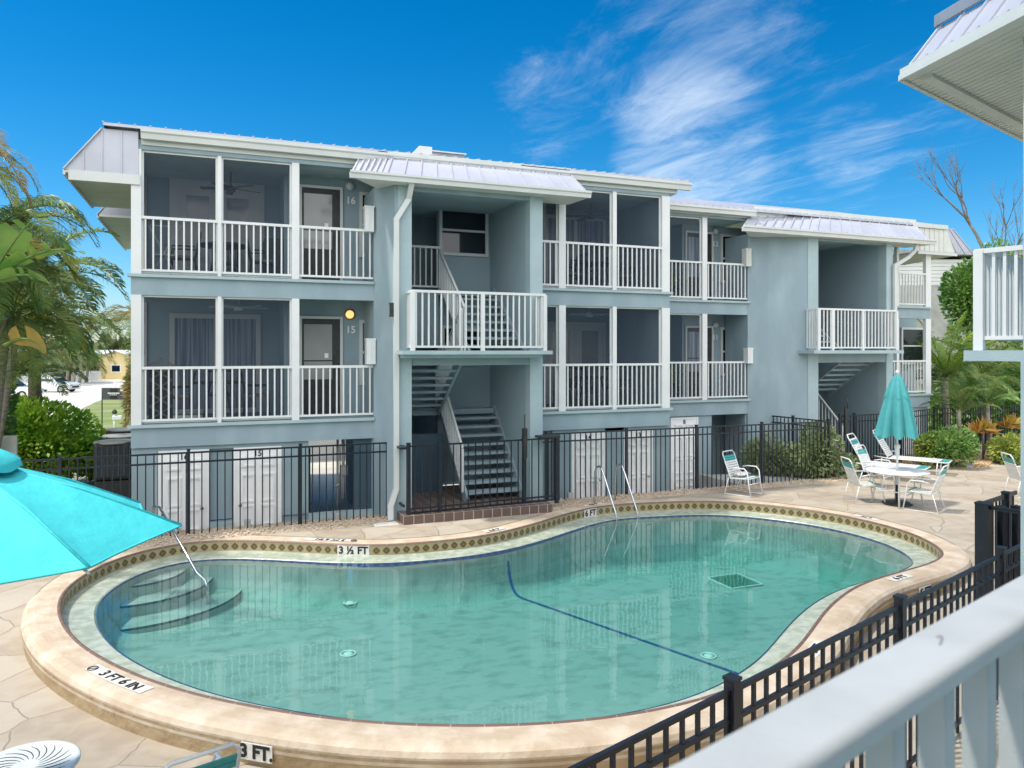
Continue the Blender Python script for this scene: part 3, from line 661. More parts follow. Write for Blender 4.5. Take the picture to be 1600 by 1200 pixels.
def fan(root, x, y, z, m, r=.6):
    mb = MB(); mb.tube([(x, y, z), (x, y, z-.28)], .02, 8); mb.lathe((x, y, z-.4), [(0, 0), (.09, .01), (.1, .06), (.05, .12)], 14)
    for k in range(5):
        a = R(72*k+20); d = Vector((math.cos(a), math.sin(a), 0)); n = Vector((-d.y, d.x, .18)).normalized()
        mb.obox(Vector((x, y, z-.33))+d*(r*.58), d, n, d.cross(n), r*.42, .065, .006)
    mb.build('ceiling_fan', m, root)
def storage_door(root, x0, x1, z0, z1, y, label, knob_left=False):
    mb = MB(); frame_xz(mb, x0, x1, z0, z1, y, .05, .035); o = mb.build('storage_door', M_['doorw'], root)
    mb = MB(); mb.box(x0+.05, x1-.05, y-.018, y-.002, z0, z1-.05); w = (x1-x0-.1); lf = mb.build('door_leaf', M_['doorw'], o)
    mb = MB()
    for c in (.27, .73):
        for za, zb in ((.16, .38), (.52, .92), (1.10, 1.72) if False else (.98, 1.52), (1.66, 1.86)):
            if True: mb = MB(); frame_xz(mb, x0+.05+w*(c-.16), x0+.05+w*(c+.16), z0+za, z0+zb, y-.018, .035, .03); mb.build('panel_moulding', M_['doorw'], o)
    kx = x0+.12 if knob_left else x1-.13
    mb = MB(); mb.lathe((0, 0, 0), [(0, .06), (.03, .05), (.034, .03), (.015, .01), (.03, 0)], 12); M4 = Matrix.Rotation(R(90), 4, 'X'); mb.v = [M4 @ v+Vector((kx, y-.018, z0+.93)) for v in mb.v]; mb.build('knob', M_['steel'], o)
    text(label, .15, FRONT(((x0+x1)/2, y-.024, z1-.13)), M_['ink'], 'door_number', o, bold=.003)
def stairs(root, x0, x1, ya, za, yb, zb, n, m='stucco'):
    mb = MB()
    for i in range(n):
        t = (i+1)/(n+1); y = ya+(yb-ya)*t; z = za+(zb-za)*t; mb.box(x0+.04, x1-.04, y-.15, y+.13, z-.055, z)
    for x in (x0+.02, x1-.02): mb.bar((x, ya, za-.02), (x, yb, zb-.02), .05, .24)
    return mb.build('stair_flight', M_[m], root)
def sloped_rail(root, x, ya, za, yb, zb, h=.92):
    mb = MB(); mb.bar((x, ya, za+h), (x, yb, zb+h), .05, .045); mb.bar((x, ya, za+.1), (x, yb, zb+.1), .035, .03); n = max(2, int(abs(yb-ya)/.12))
    for i in range(n+1):
        t = i/n; y = ya+(yb-ya)*t; z = za+(zb-za)*t; w = .05 if i in (0, n) else .026; mb.box(x-w/2, x+w/2, y-w/2, y+w/2, z+.0 if w > .03 else z+.1, z+h-.01)
    mb.build('stair_railing', M_['white2'], root)
def ribs(mb, bl, br, tl, tr, n, h=.022, w=.03, off_=.0):       # standing seams over one roof face
    bl, br, tl, tr = map(Vector, (bl, br, tl, tr)); nr = (br-bl).cross(tl-bl).normalized()
    for i in range(n+1):
        t = i/n; a = bl.lerp(br, t); b = tl.lerp(tr, t); d = (b-a).normalized(); s_ = nr.cross(d).normalized()
        mb.obox((a+b)/2+nr*h/2, d, s_, nr, (b-a).length/2, w/2, h/2+.002)
def screws(mb, bl, br, z_in, n, tl=None):
    pass
def roof_face(root, bl, br, tl, tr, n, name='mansard_face', th=.02):
    bl, br, tl, tr = map(Vector, (bl, br, tl, tr)); nr = (br-bl).cross(tl-bl).normalized()
    mb = MB(); mb.quad(bl, br, tr, tl); mb.quad(bl-nr*th, tl-nr*th, tr-nr*th, br-nr*th); mb.quad(bl, tl, tl-nr*th, bl-nr*th); mb.quad(br, br-nr*th, tr-nr*th, tr)
    ribs(mb, bl, br, tl, tr, n); o = mb.build(name, M_['metal'], root)
    mb = MB()
    for i in range(n):
        for u_ in (.25, .6):
            a = bl.lerp(br, (i+u_)/n); b = tl.lerp(tr, (i+u_)/n)
            for v_ in ((.07, .93) if u_ < .5 else (.1,)):
                c = a.lerp(b, v_)+nr*.006; d = (b-a).normalized(); mb.obox(c, d, nr.cross(d), nr, .011, .011, .007)
    mb.build('screw', M_['flash'], o); return o
def gutter(root, pts_, h=.13, d=.11, name='gutter'):
    # K-style gutter along a polyline, outer side to the right of travel
    mb = MB(); pts_ = [Vector(p) for p in pts_]
    for a, b in zip(pts_[:-1], pts_[1:]):
        t = (b-a).normalized(); o_ = Vector((t.y, -t.x, 0)); prof = [(0, -h), (.62*d, -h), (.75*d, -.45*h), (d, -.3*h), (d, 0), (d-.015, 0), (d-.015, -.25*h), (0, -.25*h)]
        A = [a+o_*x+Vector((0, 0, z)) for x, z in prof]; B = [b+o_*x+Vector((0, 0, z)) for x, z in prof]
        b0 = len(mb.v); n = len(prof); mb.v += A+B
        for i in range(n): j = (i+1) % n; mb.f.append((b0+i, b0+j, b0+n+j, b0+n+i)); mb.sm.append(False)
        mb.f.append(tuple(b0+i for i in range(n))); mb.f.append(tuple(b0+n+i for i in reversed(range(n)))); mb.sm += [False, False]
    return mb.build(name, M_['white2'], root)
def downspout(root, pts_, w=.10, d=.08):
    mb = MB()
    for a, b in zip(pts_[:-1], pts_[1:]):
        a = Vector(a); b = Vector(b); e = (b-a).normalized()*.03; mb.bar(a-e*(a != pts_[0]), b+e, w, d, up=(0, 1, 0))
    mb.build('downspout', M_['white2'], root)
def walls(root, boxes, m='stucco', name='wall'):
    for b in boxes:
        mb = MB(); mb.box(*b); o = mb.build(name, M_[m], root)
    return o

B1 = thing('apartment_building', 'blue-grey two-storey apartment block on the left, units 13 to 16, with screened porches', 'building', (3, 18, 0))
YF = 15.16; YA = 16.2; YP = 17.5; YB = 20.2; YT = 14.5
LX, MX, RX = -1.37, 1.50, 3.04            # left bay: outer, divider, right end
SX0, SX1 = 3.66, 6.21                     # shaft opening
QX0, QX1 = 6.5, 10.10                     # right bay
ZR = 7.02                                 # ceiling of upper floor
# slabs and bands (left bay, right bay)
for i, (xa, xb) in enumerate(((LX, RX), (QX0, QX1))):
    walls(B1, [(xa, xb, YF, YB, Z1-.16, Z1-.01), (xa, xb, YF, YB, Z2-.16, Z2-.01)], 'stucco_mid', 'floor_slab')
    walls(B1, [(xa-.004, xb+.004, YF-.003, YF+.2, 1.54, Z1-.055), (xa-.004, xb+.004, YF-.003, YF+.2, 4.33, Z2-.055)], 'stucco', 'spandrel')
    walls(B1, [(xa-.06, xb+(.06 if i else 0), YF-.07, YF+.12, Z1-.055, Z1), (xa-.06, xb+(.06 if i else 0), YF-.07, YF+.12, Z2-.055, Z2)], 'stucco_light', 'sill')
    walls(B1, [(xa, xb, YF, YF+.2, 6.98, 7.16)], 'stucco', 'header')
    walls(B1, [(xa, xb, YF+.2, YB, 6.98, 7.06)], 'stucco_light', 'ceiling')
# rear and inner walls, both floors
for zf, zc_ in ((Z1, 4.55), (Z2, 6.98)):
    walls(B1, [(LX, MX, YP, YP+.12, zf-.01, zc_)], 'stucco_mid', 'porch_wall')
    walls(B1, [(MX, RX+.6, YA, YA+.12, zf-.01, zc_)], 'stucco', 'entry_wall')
    walls(B1, [(MX-.12, MX, YA+.001, YP, zf-.01, zc_)], 'stucco_mid', 'porch_side_wall')
    walls(B1, [(7.35, QX1, YP, YP+.12, zf-.01, zc_)], 'stucco_mid', 'porch_wall')
    walls(B1, [(QX1-.12, QX1, 16.25, YP, zf-.01, zc_), (QX1-.12, QX1, YF+.2, 16.25, zc_-.25, zc_)], 'stucco_mid', 'porch_side_wall')
    walls(B1, [(QX0, 7.35, YA, YA+.12, zf-.01, zc_)], 'stucco_mid', 'entry_wall')
# solid core behind
walls(B1, [(LX, 2.1, YP+.5, YB-.002, Z1-.01, 6.9), (RX+.6, 9.9, YP+.5, YB-.002, Z1-.01, 6.9)], 'stucco', 'rear_block')
# ground level wall with storage doors and an open passage
YG = YF+.06
dz = -.57; PA, PB = at(482, YG), at(552, YG); PC = at(581, YG)
walls(B1, [(LX, at(247, YG)-.01, YG, YG+.15, -.62, 1.54), (at(327, YG)+.01, at(365, YG)-.01, YG+.10, YG+.15, .1, 1.54), (at(440, YG)+.01, PA, YG+.0, YG+.15, .1, 1.54), (LX, PA, YG+.05, YG+.16, -.62, .08), (PC, RX, YG, YG+.15, -.62, 1.54),
    (at(247, YG)-.01, at(440, YG)+.01, YG, YG+.15, dz+2.03, 1.54)], 'stucco', 'ground_wall')
walls(B1, [(LX, LX+.14, YG+.15, YB, -.62, 1.80), (PA-.12, PA, YG+.15, YB, -.62, 1.8), (at(537, YB)+.05, at(537, YB)+.2, YG+.2, YB, -.62, 1.8)], 'stucco', 'passage_wall')
walls(B1, [(PA, RX-.002, YG-.03, YG+.12, -.62, .09), (at(327, YG), at(365, YG), YG-.03, YG+.02, -.62, .07)], 'stucco_light', 'kerb_wall')
storage_door(B1, at(247, YG), at(327, YG), dz, dz+2.03, YG+.03, '16'); storage_door(B1, at(365, YG), at(440, YG), dz, dz+2.03, YG+.03, '15', True)
walls(B1, [(PB, PC, YG+.04, YG+.09, .09, 1.54)], 'navy', 'utility_door')
mb = MB()
for i in range(14): mb.box(PA+.02+i*.0, PA+.05, YG+.1+i*.11, YG+.12+i*.11, .1, 1.35)
mb.box(PA+.02, PA+.05, YG+.1, YG+1.6, 1.33, 1.37); mb.build('passage_gate', M_['black'], B1)
mb = MB(); mb.tube([(PB-.12, YG+.5, 1.5), (PB-.12, YG+.5, .25)], .035); mb.tube([(PB-.22, YG+.6, 1.5), (PB-.22, YG+.6, .0)], .025); mb.box(PB-.18, PB-.04, YG+.42, YG+.5, .75, .95); mb.tube([(PB-.28, YG+.55, .5), (PB-.1, YG+.55, .6)], .03); mb.build('water_pipe', M_['concrete'], B1)
g14a, g14b, g13a, g13b = at(893, YG), at(945, YG), at(975, YG), at(1020, YG)
walls(B1, [(QX0, QX1, YG+.06, YG+.2, -.62, 1.54), (at(863, YG), g14a-.005, YG, YG+.06, -.62, 1.54), (g14b+.005, g13a-.005, YG, YG+.06, -.62, 1.54), (g13b+.005, QX1, YG, YG+.06, -.62, 1.54), (g14a-.005, g13b+.005, YG, YG+.06, dz+2.04, 1.54)], 'stucco', 'ground_wall')
storage_door(B1, g14a, g14b, dz, dz+2.03, YG+.03, '14'); storage_door(B1, g13a, g13b, dz, dz+2.03, YG+.03, '13')
walls(B1, [(QX1-.14, QX1, YG+.2, YB, -.62, 7.0)], 'stucco', 'end_wall')
walls(B1, [(QX1-.14+.001, QX1-.001, YP+.1, YB, 1.5, 7.0)], 'stucco', 'end_wall')
# porch posts, screens, railings
def porch(root, posts, panels, y, floors):
    for zf, zt in floors:
        for x0, x1 in posts: mb = MB(); mb.box(x0, x1, y-.02, y+.09, zf, zt); mb.build('post', M_['white'], root)
        for x0, x1, scr in panels:
            mb = MB(); railing(mb, x0, x1, y+.02, zf); mb.build('railing', M_['white'], root)
            if scr:
                mb = MB(); frame_xz(mb, x0, x1, zf+.02, zt, y+.085, .035, .03); mb.build('screen_frame', M_['white'], root)
                mb = MB(); mb.quad((x0, y+.075, zf+.02), (x1, y+.075, zf+.02), (x1, y+.075, zt-.02), (x0, y+.075, zt-.02)); mb.build('screen', M_['screen'], root)
a1 = at(221, YF); a2, a3 = at(340, YF), at(346, YF); a4, a5 = at(456, YF), at(467.5, YF)
FL = ((Z1, 4.33), (Z2, 6.98))
porch(B1, [(LX, a1), (a2, a3), (a4, a5)], [(a1, a2, True), (a3, a4, True), (a5, RX-.01, False)], YF, FL)
b1_, b2_ = at(873, YF), at(883.5, YF); b3, b4 = at(957, YF), at(963, YF); b5 = at(1034, YF)
porch(B1, [(b1_, b2_), (b3, b4), (b5, QX1)], [(QX0+.01, b1_, True), (b2_, b3, True), (b4, b5, True)], YF, FL)
for zf, zt in FL:                       # left end and right end of the porches
    mb = MB(); yy = [YF+.1, 16.3, YP]
    for a, b in zip(yy[:-1], yy[1:]): mb.box(LX+.03, LX+.08, a, b, zf+1.0, zf+1.05); mb.box(LX+.03, LX+.09, b-.08, b, zf, zt)
    k = YF+.2
    while k < YP-.1: mb.box(LX+.04, LX+.065, k, k+.025, zf+.06, zf+1.0); k += .122
    mb.build('end_railing', M_['white'], B1)
    mb = MB(); mb.quad((LX+.1, YF+.1, zf), (LX+.1, YP, zf), (LX+.1, YP, zt+.2), (LX+.1, YF+.1, zt+.2)); mb.build('screen', M_['screen'], B1)
    mb = MB(); mb.box(QX1-.1, QX1-.04, 16.17, 16.25, zf, zt-.05); mb.box(QX1-.1, QX1-.04, YF+.1, 16.2, zf+.98, zf+1.03); mb.box(QX1-.1, QX1-.04, YF+.1, 16.2, zt-.15, zt-.05)
    k = YF+.2
    while k < 16.2: mb.box(QX1-.08, QX1-.055, k, k+.025, zf+.06, zf+1.0); k += .122
    mb.build('end_railing', M_['white'], B1)
    # divider screen between porch and entry
    mb = MB(); mb.quad((MX, YF+.1, zf), (MX, YA, zf), (MX, YA, zt+.2), (MX, YF+.1, zt+.2)); mb.build('screen', M_['screen'], B1)
    mb = MB(); mb.box(MX-.03, MX+.03, YA-.07, YA-.002, zf, zt); mb.build('post', M_['white'], B1)
# doors, windows, numbers, lamps of the upper units
for zf, num, lit in ((Z1, '15', True), (Z2, '16', False)):
    house_door(B1, at(467, YA), at(535, YA), zf, zf+2.08, YA)
    window(B1, at(561, YA), RX+.35, zf+.62, zf+2.02, YA, 'darkwin' if not lit else 'blind')
    text(num, .21, FRONT((at(548, YA), YA-.006, zf+1.80 if lit else zf+1.82)), M_['wnum'], 'unit_number', B1, ext=.006, bold=.004)
    round_light(B1, at(547, YA)-.01, zf+2.13, YA-.005, lit)
    slider(B1, at(265, YP), at(407 if lit else 413, YP), zf, zf+2.15+(.12 if not lit else 0), YP, 'blind' if lit else 'curtain', .1 if lit else .2, not lit)
    slider(B1, at(850, YP), at(945, YP), zf, zf+2.1, YP, 'blind' if not lit else 'curtain', .09, lit)
    mb = MB(); mb.box(MX+.7, MX+.78, YA-.03, YA-.005, zf+1.2, zf+1.3); mb.build('door_bell', M_['wnum'], B1)
fan(B1, .35, 16.4, 6.97, M_['dark']); fan(B1, .5, 16.4, 4.54, M_['white2']); fan(B1, 8.7, 16.5, 6.97, M_['dark'], .7); fan(B1, 8.6, 16.4, 4.54, M_['white2'], .5)
# bay under the left porches gets its shadow gap, the corner pier and stair tower
CXL = at(617, YT)
mb = MB(); mb.slab([(RX, YF-.01), (CXL, YT), (SX0, YT), (SX0, YT+.22), (3.45, YT+.5), (RX+.35, YA+.1), (RX, YA+.1)], -.62, 6.62); mb.build('pier', M_['stucco'], B1)
walls(B1, [(SX1, QX0, YT, YT+.25, -.62, 6.62)], 'stucco_light', 'column')
walls(B1, [(3.38, SX0-.002, YT-.012, YT+.1, -.62, 6.62)], 'stucco_light', 'column_face')
walls(B1, [(SX1, SX1+.12, YT+.25, 16.95, .16, 6.64), (SX0-.14, SX0, YT+.22, 18.4, .16, 6.64)], 'stucco_mid', 'stair_side_wall')
walls(B1, [(SX0-.14, SX1+.12, 18.4, 18.52, .1, 7.0), (at(684, 16.95), SX1+.12, 16.95, 17.07, .16, 7.0)], 'stucco_mid', 'stair_rear_wall')
walls(B1, [(SX0, SX1, YT+.02, YT+.24, 3.02, 3.24), (SX0, SX1, YT+.02, YT+.24, 6.48, 6.64)], 'stucco', 'beam')
walls(B1, [(SX0, at(684, 16.95), 16.6, 18.4, Z1-.12, Z1-.01), (SX0, at(684, 16.95), 16.6, 18.4, Z2-.12, Z2-.01), (SX0+1.2, SX1, 16.6, 16.95, Z1-.12, Z1), (SX0+1.2, SX1, 16.6, 16.95, Z2-.12, Z2)], 'stucco_mid', 'stair_landing')
walls(B1, [(SX0, SX1, YT+.24, 18.4, 6.6, 6.7)], 'stucco_light', 'stair_ceiling')
walls(B1, [(SX0, SX0+1.15, 16.2, 16.3, .16, Z1-.5)], 'navy', 'stair_closure')  # closure wall under the flight; its shade is put into the navy colour
window(B1, at(686.5, 16.9), at(763, 16.9), Z2+.85, Z2+2.05, 16.94)
window(B1, at(690, 16.9), at(758, 16.9), Z1+1.0, Z1+1.95, 16.94, 'darkwin')
stairs(B1, SX0, SX0+1.15, YT+.25, 3.24, 16.6, Z1, 7); stairs(B1, SX0+1.25, SX1, YT+.35, .17, 16.7, Z1, 9); stairs(B1, SX0+1.25, SX1, YT+.25, 3.24, 16.7, Z2, 7)
sloped_rail(B1, SX0+1.2, YT+.3, 3.28, 16.65, Z2); sloped_rail(B1, SX0+1.2, YT+.45, .35, 16.65, Z1)
sloped_rail(B1, SX0+1.13, YT+.3, 3.26, 16.65, Z1)
mb = MB(); railing(mb, SX0, SX0+1.2, 16.62, Z2, 1.0); mb.build('railing', M_['white2'], B1)
walls(B1, [(SX0, SX0+1.15, 16.58, 16.62, 3.4, Z2-.12)], 'stucco_mid', 'stair_panel')
YL = 14.02                               # front of the mid landing
walls(B1, [(at(627, YL), at(862, YL), YL-.05, YT+.3, 3.24, 3.315)], 'stucco_light', 'landing_slab')
walls(B1, [(at(627, YL)+.06, at(862, YL)-.15, YL+.12, YT+.0, 3.17, 3.24)], 'stucco_light', 'landing_beam')
def landing_rail(root, x0, x1, y0, y1, zf, post_x):
    mb = MB(); railing(mb, x0, x1, y0, zf, 1.17, .125, .03)
    for x in post_x: mb.box(x-.04, x+.04, y0-.035, y0+.035, zf, zf+1.14)
    for x in (x0, x1):
        mb.box(x-.04, x+.04, y0-.035, y0+.035, zf, zf+1.14); mb.box(x-.03, x+.03, y0, y1, zf+1.12, zf+1.17); mb.box(x-.02, x+.02, y0, y1, zf+.055, zf+.095)
        k = y0+.11
        while k < y1-.02: mb.box(x-.015, x+.015, k, k+.03, zf+.09, zf+1.12); k += .1
    mb.build('landing_railing', M_['white'], root)
landing_rail(B1, at(645, YL+.03), at(851, YL+.03), YL+.03, YT, 3.315, [at(754, YL+.03)])
# wall mounted hurricane shutter boxes, lamp, downspouts
def wall_box(root, x, y, z, m='white', h=.5):
    mb = MB(); mb.box(x-.09, x+.09, y-.1, y+.1, z, z+h); mb.box(x-.02, x+.0, y-.108, y-.1, z+.05, z+h-.05); mb.box(x-.10, x+.10, y-.105, y+.1, z+h-.02, z+h+.02); mb.build('meter_box', M_[m], root, bevel=.006)
wall_box(B1, at(577, YF-.08), YF-.02, Z2+1.0); wall_box(B1, at(579.5, YF-.08), YF-.02, Z1+1.08)
mb = MB(); x_, y_ = at(609, YT+.1), YT+.0; mb.box(x_-.035, x_+.035, y_-.1, y_-.03, 4.0, 4.22); mb.box(x_-.045, x_+.045, y_-.11, y_-.02, 4.22, 4.245); mb.box(x_-.045, x_+.045, y_-.11, y_-.02, 3.975, 4.0); mb.box(x_+.035, x_+.11, y_-.08, y_-.03, 4.06, 4.14); mb.build('wall_lamp', M_['dark'], B1)
YD = YT-.09; YGU = 14.22
downspout(B1, [(at(640, YD), YGU+.02, 6.58), (at(639, YD), YD+.03, 6.30), (at(619, YD), YD, 5.88), (at(619, YD), YD, .62), (at(609, YD), YD-.06, .30), (at(609, YD), YD-.06, .06)])
# roofs of block 1
def roof_slab(root, x0, x1, y0, z0, y1, z1, yb, zb, name='roof'):
    mb = MB(); mb.quad((x0, y0, z0), (x1, y0, z0), (x1, y1, z1), (x0, y1, z1)); mb.quad((x0, y1, z1), (x1, y1, z1), (x1, yb, zb), (x0, yb, zb))
    mb.quad((x0, y0, z0-.05), (x0, y1, z1-.05), (x1, y1, z1-.05), (x1, y0, z0-.05)); mb.quad((x0, y0, z0-.05), (x1, y0, z0-.05), (x1, y0, z0), (x0, y0, z0))
    mb.quad((x0, y0, z0), (x0, y1, z1), (x0, yb, zb), (x0, yb, z0-.05), (x0, y0, z0-.05)); mb.quad((x1, y0, z0), (x1, y0, z0-.05), (x1, yb, z0-.05), (x1, yb, zb), (x1, y1, z1))
    n = int((x1-x0)/.25)
    for i in range(n+1):
        x = x0+i*(x1-x0)/n; mb.bar((x, y0-.01, z0+.01), (x, y1, z1+.01), .03, .025)
    mb.build(name, M_['metal'], root)
walls(B1, [(LX, .6, 20.202, 25.0, -.62, 7.0)], 'stucco', 'rear_wing')
roof_slab(B1, -1.80, .8, 21.3, 7.2, 23, 7.3, 25.2, 7.1, 'wing_roof')
roof_slab(B1, -1.80, 10.55, 15.0, 7.36, 18.3, 8.0, 21.2, 7.3)
walls(B1, [(-1.2, 10.3, 15.125, 20.4, 7.06, 7.3)], 'white2', 'fascia')
gutter(B1, [(-1.2, 15.08, 7.31), (10.6, 15.08, 7.31)], .17, .13)
# left end mansard: box overhang with soffit
def mansard_end(root, xo, xt, y0, y1, zb, zt, xw, flip=1):
    mb = MB(); mb.slab([(xo, y0), (xw, y0), (xw, y1), (xo, y1)], zb-.05, zb); mb.build('soffit', M_['soffit'], root)
    mb = MB(); mb.box(min(xo, xo-.02*flip), max(xo, xo+.02*flip), y0, y1, zb-.09, zb+.03); mb.build('eave_trim', M_['white2'], root)
    roof_face(root, (xo, y1, zb) if flip > 0 else (xo, y0, zb), (xo, y0, zb) if flip > 0 else (xo, y1, zb), (xt, y1, zt) if flip > 0 else (xt, y0, zt), (xt, y0, zt) if flip > 0 else (xt, y1, zt), max(3, int((y1-y0)/.3)))
mansard_end(B1, -2.42, -1.83, YF-.03, 18.5, 6.50, 7.27, LX)
mb = MB(); yq = YF-.04
mb.quad((-2.42, yq, 6.50), (-1.25, yq, 6.50), (-1.25, yq, 7.28), (-1.83, yq, 7.28)); mb.quad((-2.42, yq+.03, 6.50), (-1.83, yq+.03, 7.28), (-1.25, yq+.03, 7.28), (-1.25, yq+.03, 6.50)); mb.quad((-1.25, yq, 6.5), (-1.25, yq+.03, 6.5), (-1.25, yq+.03, 7.28), (-1.25, yq, 7.28))
for x, zt in ((-2.12, 6.86), (-1.83, 7.26), (-1.52, 7.27)): mb.box(x-.012, x+.012, yq-.02, yq, 6.5, zt)
mb.bar((-2.42, yq-.008, 6.51), (-1.83, yq-.008, 7.28), .02, .09, up=(0, 1, 0)); o = mb.build('gable_cladding', M_['metal'], B1)
walls(B1, [(-2.35, -1.22, YF-.06, YF-.0, 6.32, 6.498)], 'white2', 'soffit_fascia')
mansard_end(B1, -2.42, -1.83, 19.3, 25.2, 6.42, 7.2, LX)
mb = MB(); mb.quad((-2.42, 19.3, 6.42), (LX, 19.3, 6.42), (LX, 19.3, 7.1), (-1.83, 19.3, 7.1)); mb.build('gable_cladding', M_['metal'], B1)
# stair tower mansard
zg = 6.70
gutter(B1, [(at(546, YGU), YGU, zg+.0), (at(921, YGU), YGU, zg)], .14, .12)
roof_face(B1, (at(604, YGU), YGU, zg-.02), (at(917, YGU), YGU, zg-.02), (at(613, 15.0), 15.0, 7.22), (at(889, 15.05), 15.05, 7.26), 13)
roof_face(B1, (at(549, 14.6), 14.62, zg+.03), (at(604, YGU), YGU, zg-.02), (at(566, 15.2), 15.2, 7.30), (at(613, 15.0), 15.0, 7.22), 6)
mb = MB(); mb.bar((at(564, 15.2), 15.18, 7.33), (at(614, 15.0), 14.98, 7.28), .03, .10); mb.bar((at(614, 15.0), 14.98, 7.28), (at(891, 15.05), 15.03, 7.32), .03, .12); mb.build('roof_flashing', M_['white2'], B1)
mb = MB(); mb.slab([(at(546, YGU)+.1, YGU-.0), (at(919, YGU), YGU), (at(905, YT), YF-.1), (RX+.1, YF-.1)], zg-.13, zg-.09); mb.build('soffit', M_['soffit'], B1)
mb = MB(); mb.slab([(at(604, YGU), 15.0), (at(889, 15.05), 15.0), (at(889, 15.05), 17.4), (at(604, YGU), 17.4)], 7.2, 7.34); mb.build('tower_roof', M_['metal'], B1)
# rooftop unit
ac = thing('rooftop_unit', 'low pale air-conditioning unit on the roof above the left stairs', 'air conditioner', (5.3, 17, 7.6))
xa, xb = at(655, 16.6), at(727, 16.6)
mb = MB(); mb.box(xa, xa+(xb-xa)*.28, 16.6, 17.3, 7.5, 7.98); mb.build('cabinet', M_['soffit'], ac, bevel=.01); mb = MB(); mb.box(xa+(xb-xa)*.28+.01, xb, 16.65, 17.4, 7.45, 7.88); mb.build('coil_housing', M_['greyroof'], ac, bevel=.01)
mb = MB(); mb.box(xa+(xb-xa)*.28, xb+.03, 16.6, 17.45, 7.885, 7.91); mb.build('lid', M_['soffit'], ac)

# --- block 2 (set back)
B2 = thing('apartment_building', 'blue-grey two-storey apartment block set back on the right, units 11 and 12', 'building', (16, 19, 0))
YF2 = 17.19; YA2 = 18.25; YT2 = 16.53; YB2 = 26
CX0 = 11.35; CX1 = at(1168, YF2)
for xa, xb in ((CX0, CX1), (at(1390, YF2), 21.2)):
    walls(B2, [(xa, xb, YF2, YB2, Z1-.16, Z1-.01), (xa, xb, YF2, YB2, Z2-.16, Z2-.01)], 'stucco_mid', 'floor_slab')
    walls(B2, [(xa-.004, xb+.004, YF2-.003, YF2+.2, 1.54, Z1-.055), (xa-.004, xb+.004, YF2-.003, YF2+.2, 4.33, Z2-.055)], 'stucco', 'spandrel')
    walls(B2, [(xa-.04, xb+.06, YF2-.07, YF2+.12, Z1-.055, Z1), (xa-.04, xb+.06, YF2-.07, YF2+.12, Z2-.055, Z2)], 'stucco_light', 'sill')
    walls(B2, [(xa, xb, YF2, YF2+.2, 6.98, 7.1)], 'stucco', 'header')
walls(B2, [(CX0, CX1, YF2+.2, YB2, 6.98, 7.06)], 'stucco_light', 'ceiling')
walls(B2, [(19.8, 21.2, YF2+.2, YF2+3.4, 6.98, 7.06)], 'soffit', 'ceiling')
p1, p2 = at(1097, YF2), at(1104.5, YF2)
porch(B2, [(p1, p2)], [(CX0, p1, True), (p2, CX1-.01, False)], YF2, FL)
for zf, zc_, num in ((Z1, 4.55, '11'), (Z2, 6.98, '12')):
    walls(B2, [(at(1068, YA2), CX1+1, YA2, YA2+.12, zf-.01, zc_), (10.3, at(1068, YA2), YA2+1.4, YA2+1.5, zf-.01, zc_), (at(1066, YA2), at(1068, YA2), YA2, YA2+1.5, zf-.01, zc_)], 'stucco_mid', 'entry_wall')
    house_door(B2, at(1069.5, YA2), at(1113, YA2), zf, zf+2.08, YA2, 'blind')
    window(B2, at(1125, YA2), at(1170, YA2), zf+.62, zf+2.05, YA2)
    text(num, .21, FRONT((at(1117.5, YA2), YA2-.006, zf+1.75)), M_['wnum'], 'unit_number', B2, ext=.006, bold=.004); round_light(B2, at(1117.5, YA2), zf+2.12, YA2-.005)
wall_box(B2, at(1168.5, YF2-.1), YF2-.05, Z2+.98, 'soffit', .48); wall_box(B2, at(1171, YF2-.1), YF2-.05, Z1+1.0, 'white', .42)
YG2 = YF2+.05
ga, gb = at(1048, YG2), at(1091, YG2); pa_, pb_ = at(1112, YG2), at(1164, YG2)
walls(B2, [(10.5, ga-.005, YG2, YG2+.2, -.62, 1.54), (gb+.005, pa_, YG2, YG2+.2, -.62, 1.54), (pb_, CX1, YG2, YG2+.2, -.62, 1.54), (pa_-1, pb_+1, YG2+1.2, YG2+1.3, -.62, 1.8), (ga-.005, gb+.005, YG2, YG2+.2, dz+2.08, 1.54), (10.5, CX1, YG2+2.4, YG2+2.5, -.62, 1.8)], 'stucco', 'ground_wall')
storage_door(B2, ga, gb, dz+.02, dz+2.07, YG2+.03, 'B')
mb = MB()
for i in range(9): mb.box(pa_+.03, pa_+.06, YG2+.1+i*.11, YG2+.12+i*.11, -.5, 1.35)
mb.build('passage_gate', M_['black'], B2)
TX0, TX1, TX2, TX3 = at(1262, YT2), at(1278, YT2), at(1385, YT2), at(1395, YT2)
mb = MB(); mb.slab([(CX1, YF2-.01), (CX1+.5, YF2-.28), (TX0, YT2), (TX1-.12, YT2), (TX1-.12, YT2+1.0), (CX1, YF2+1.0)], -.62, 6.62); mb.build('pier', M_['stucco'], B2)
walls(B2, [(TX0, TX1, YT2-.015, YT2+.3, -.62, 6.6), (TX2, TX3, YT2, YT2+.3, -.62, 6.62)], 'stucco_light', 'column')
walls(B2, [(TX2, TX2+.12, YT2+.3, 20.5, -.6, 7.0)], 'stucco_mid', 'stair_side_wall')
walls(B2, [(TX1-.12, TX2+.12, 20.5, 20.6, -.6, 7.0), (TX1-.12, TX1, YT2+1.0, 20.5, -.6, 7.0)], 'stucco_mid', 'stair_rear_wall')
walls(B2, [(TX1, TX2, YT2+.02, YT2+.24, 2.98, 3.24), (TX1, TX2, YT2+.02, YT2+.24, 6.46, 6.64)], 'stucco', 'beam')
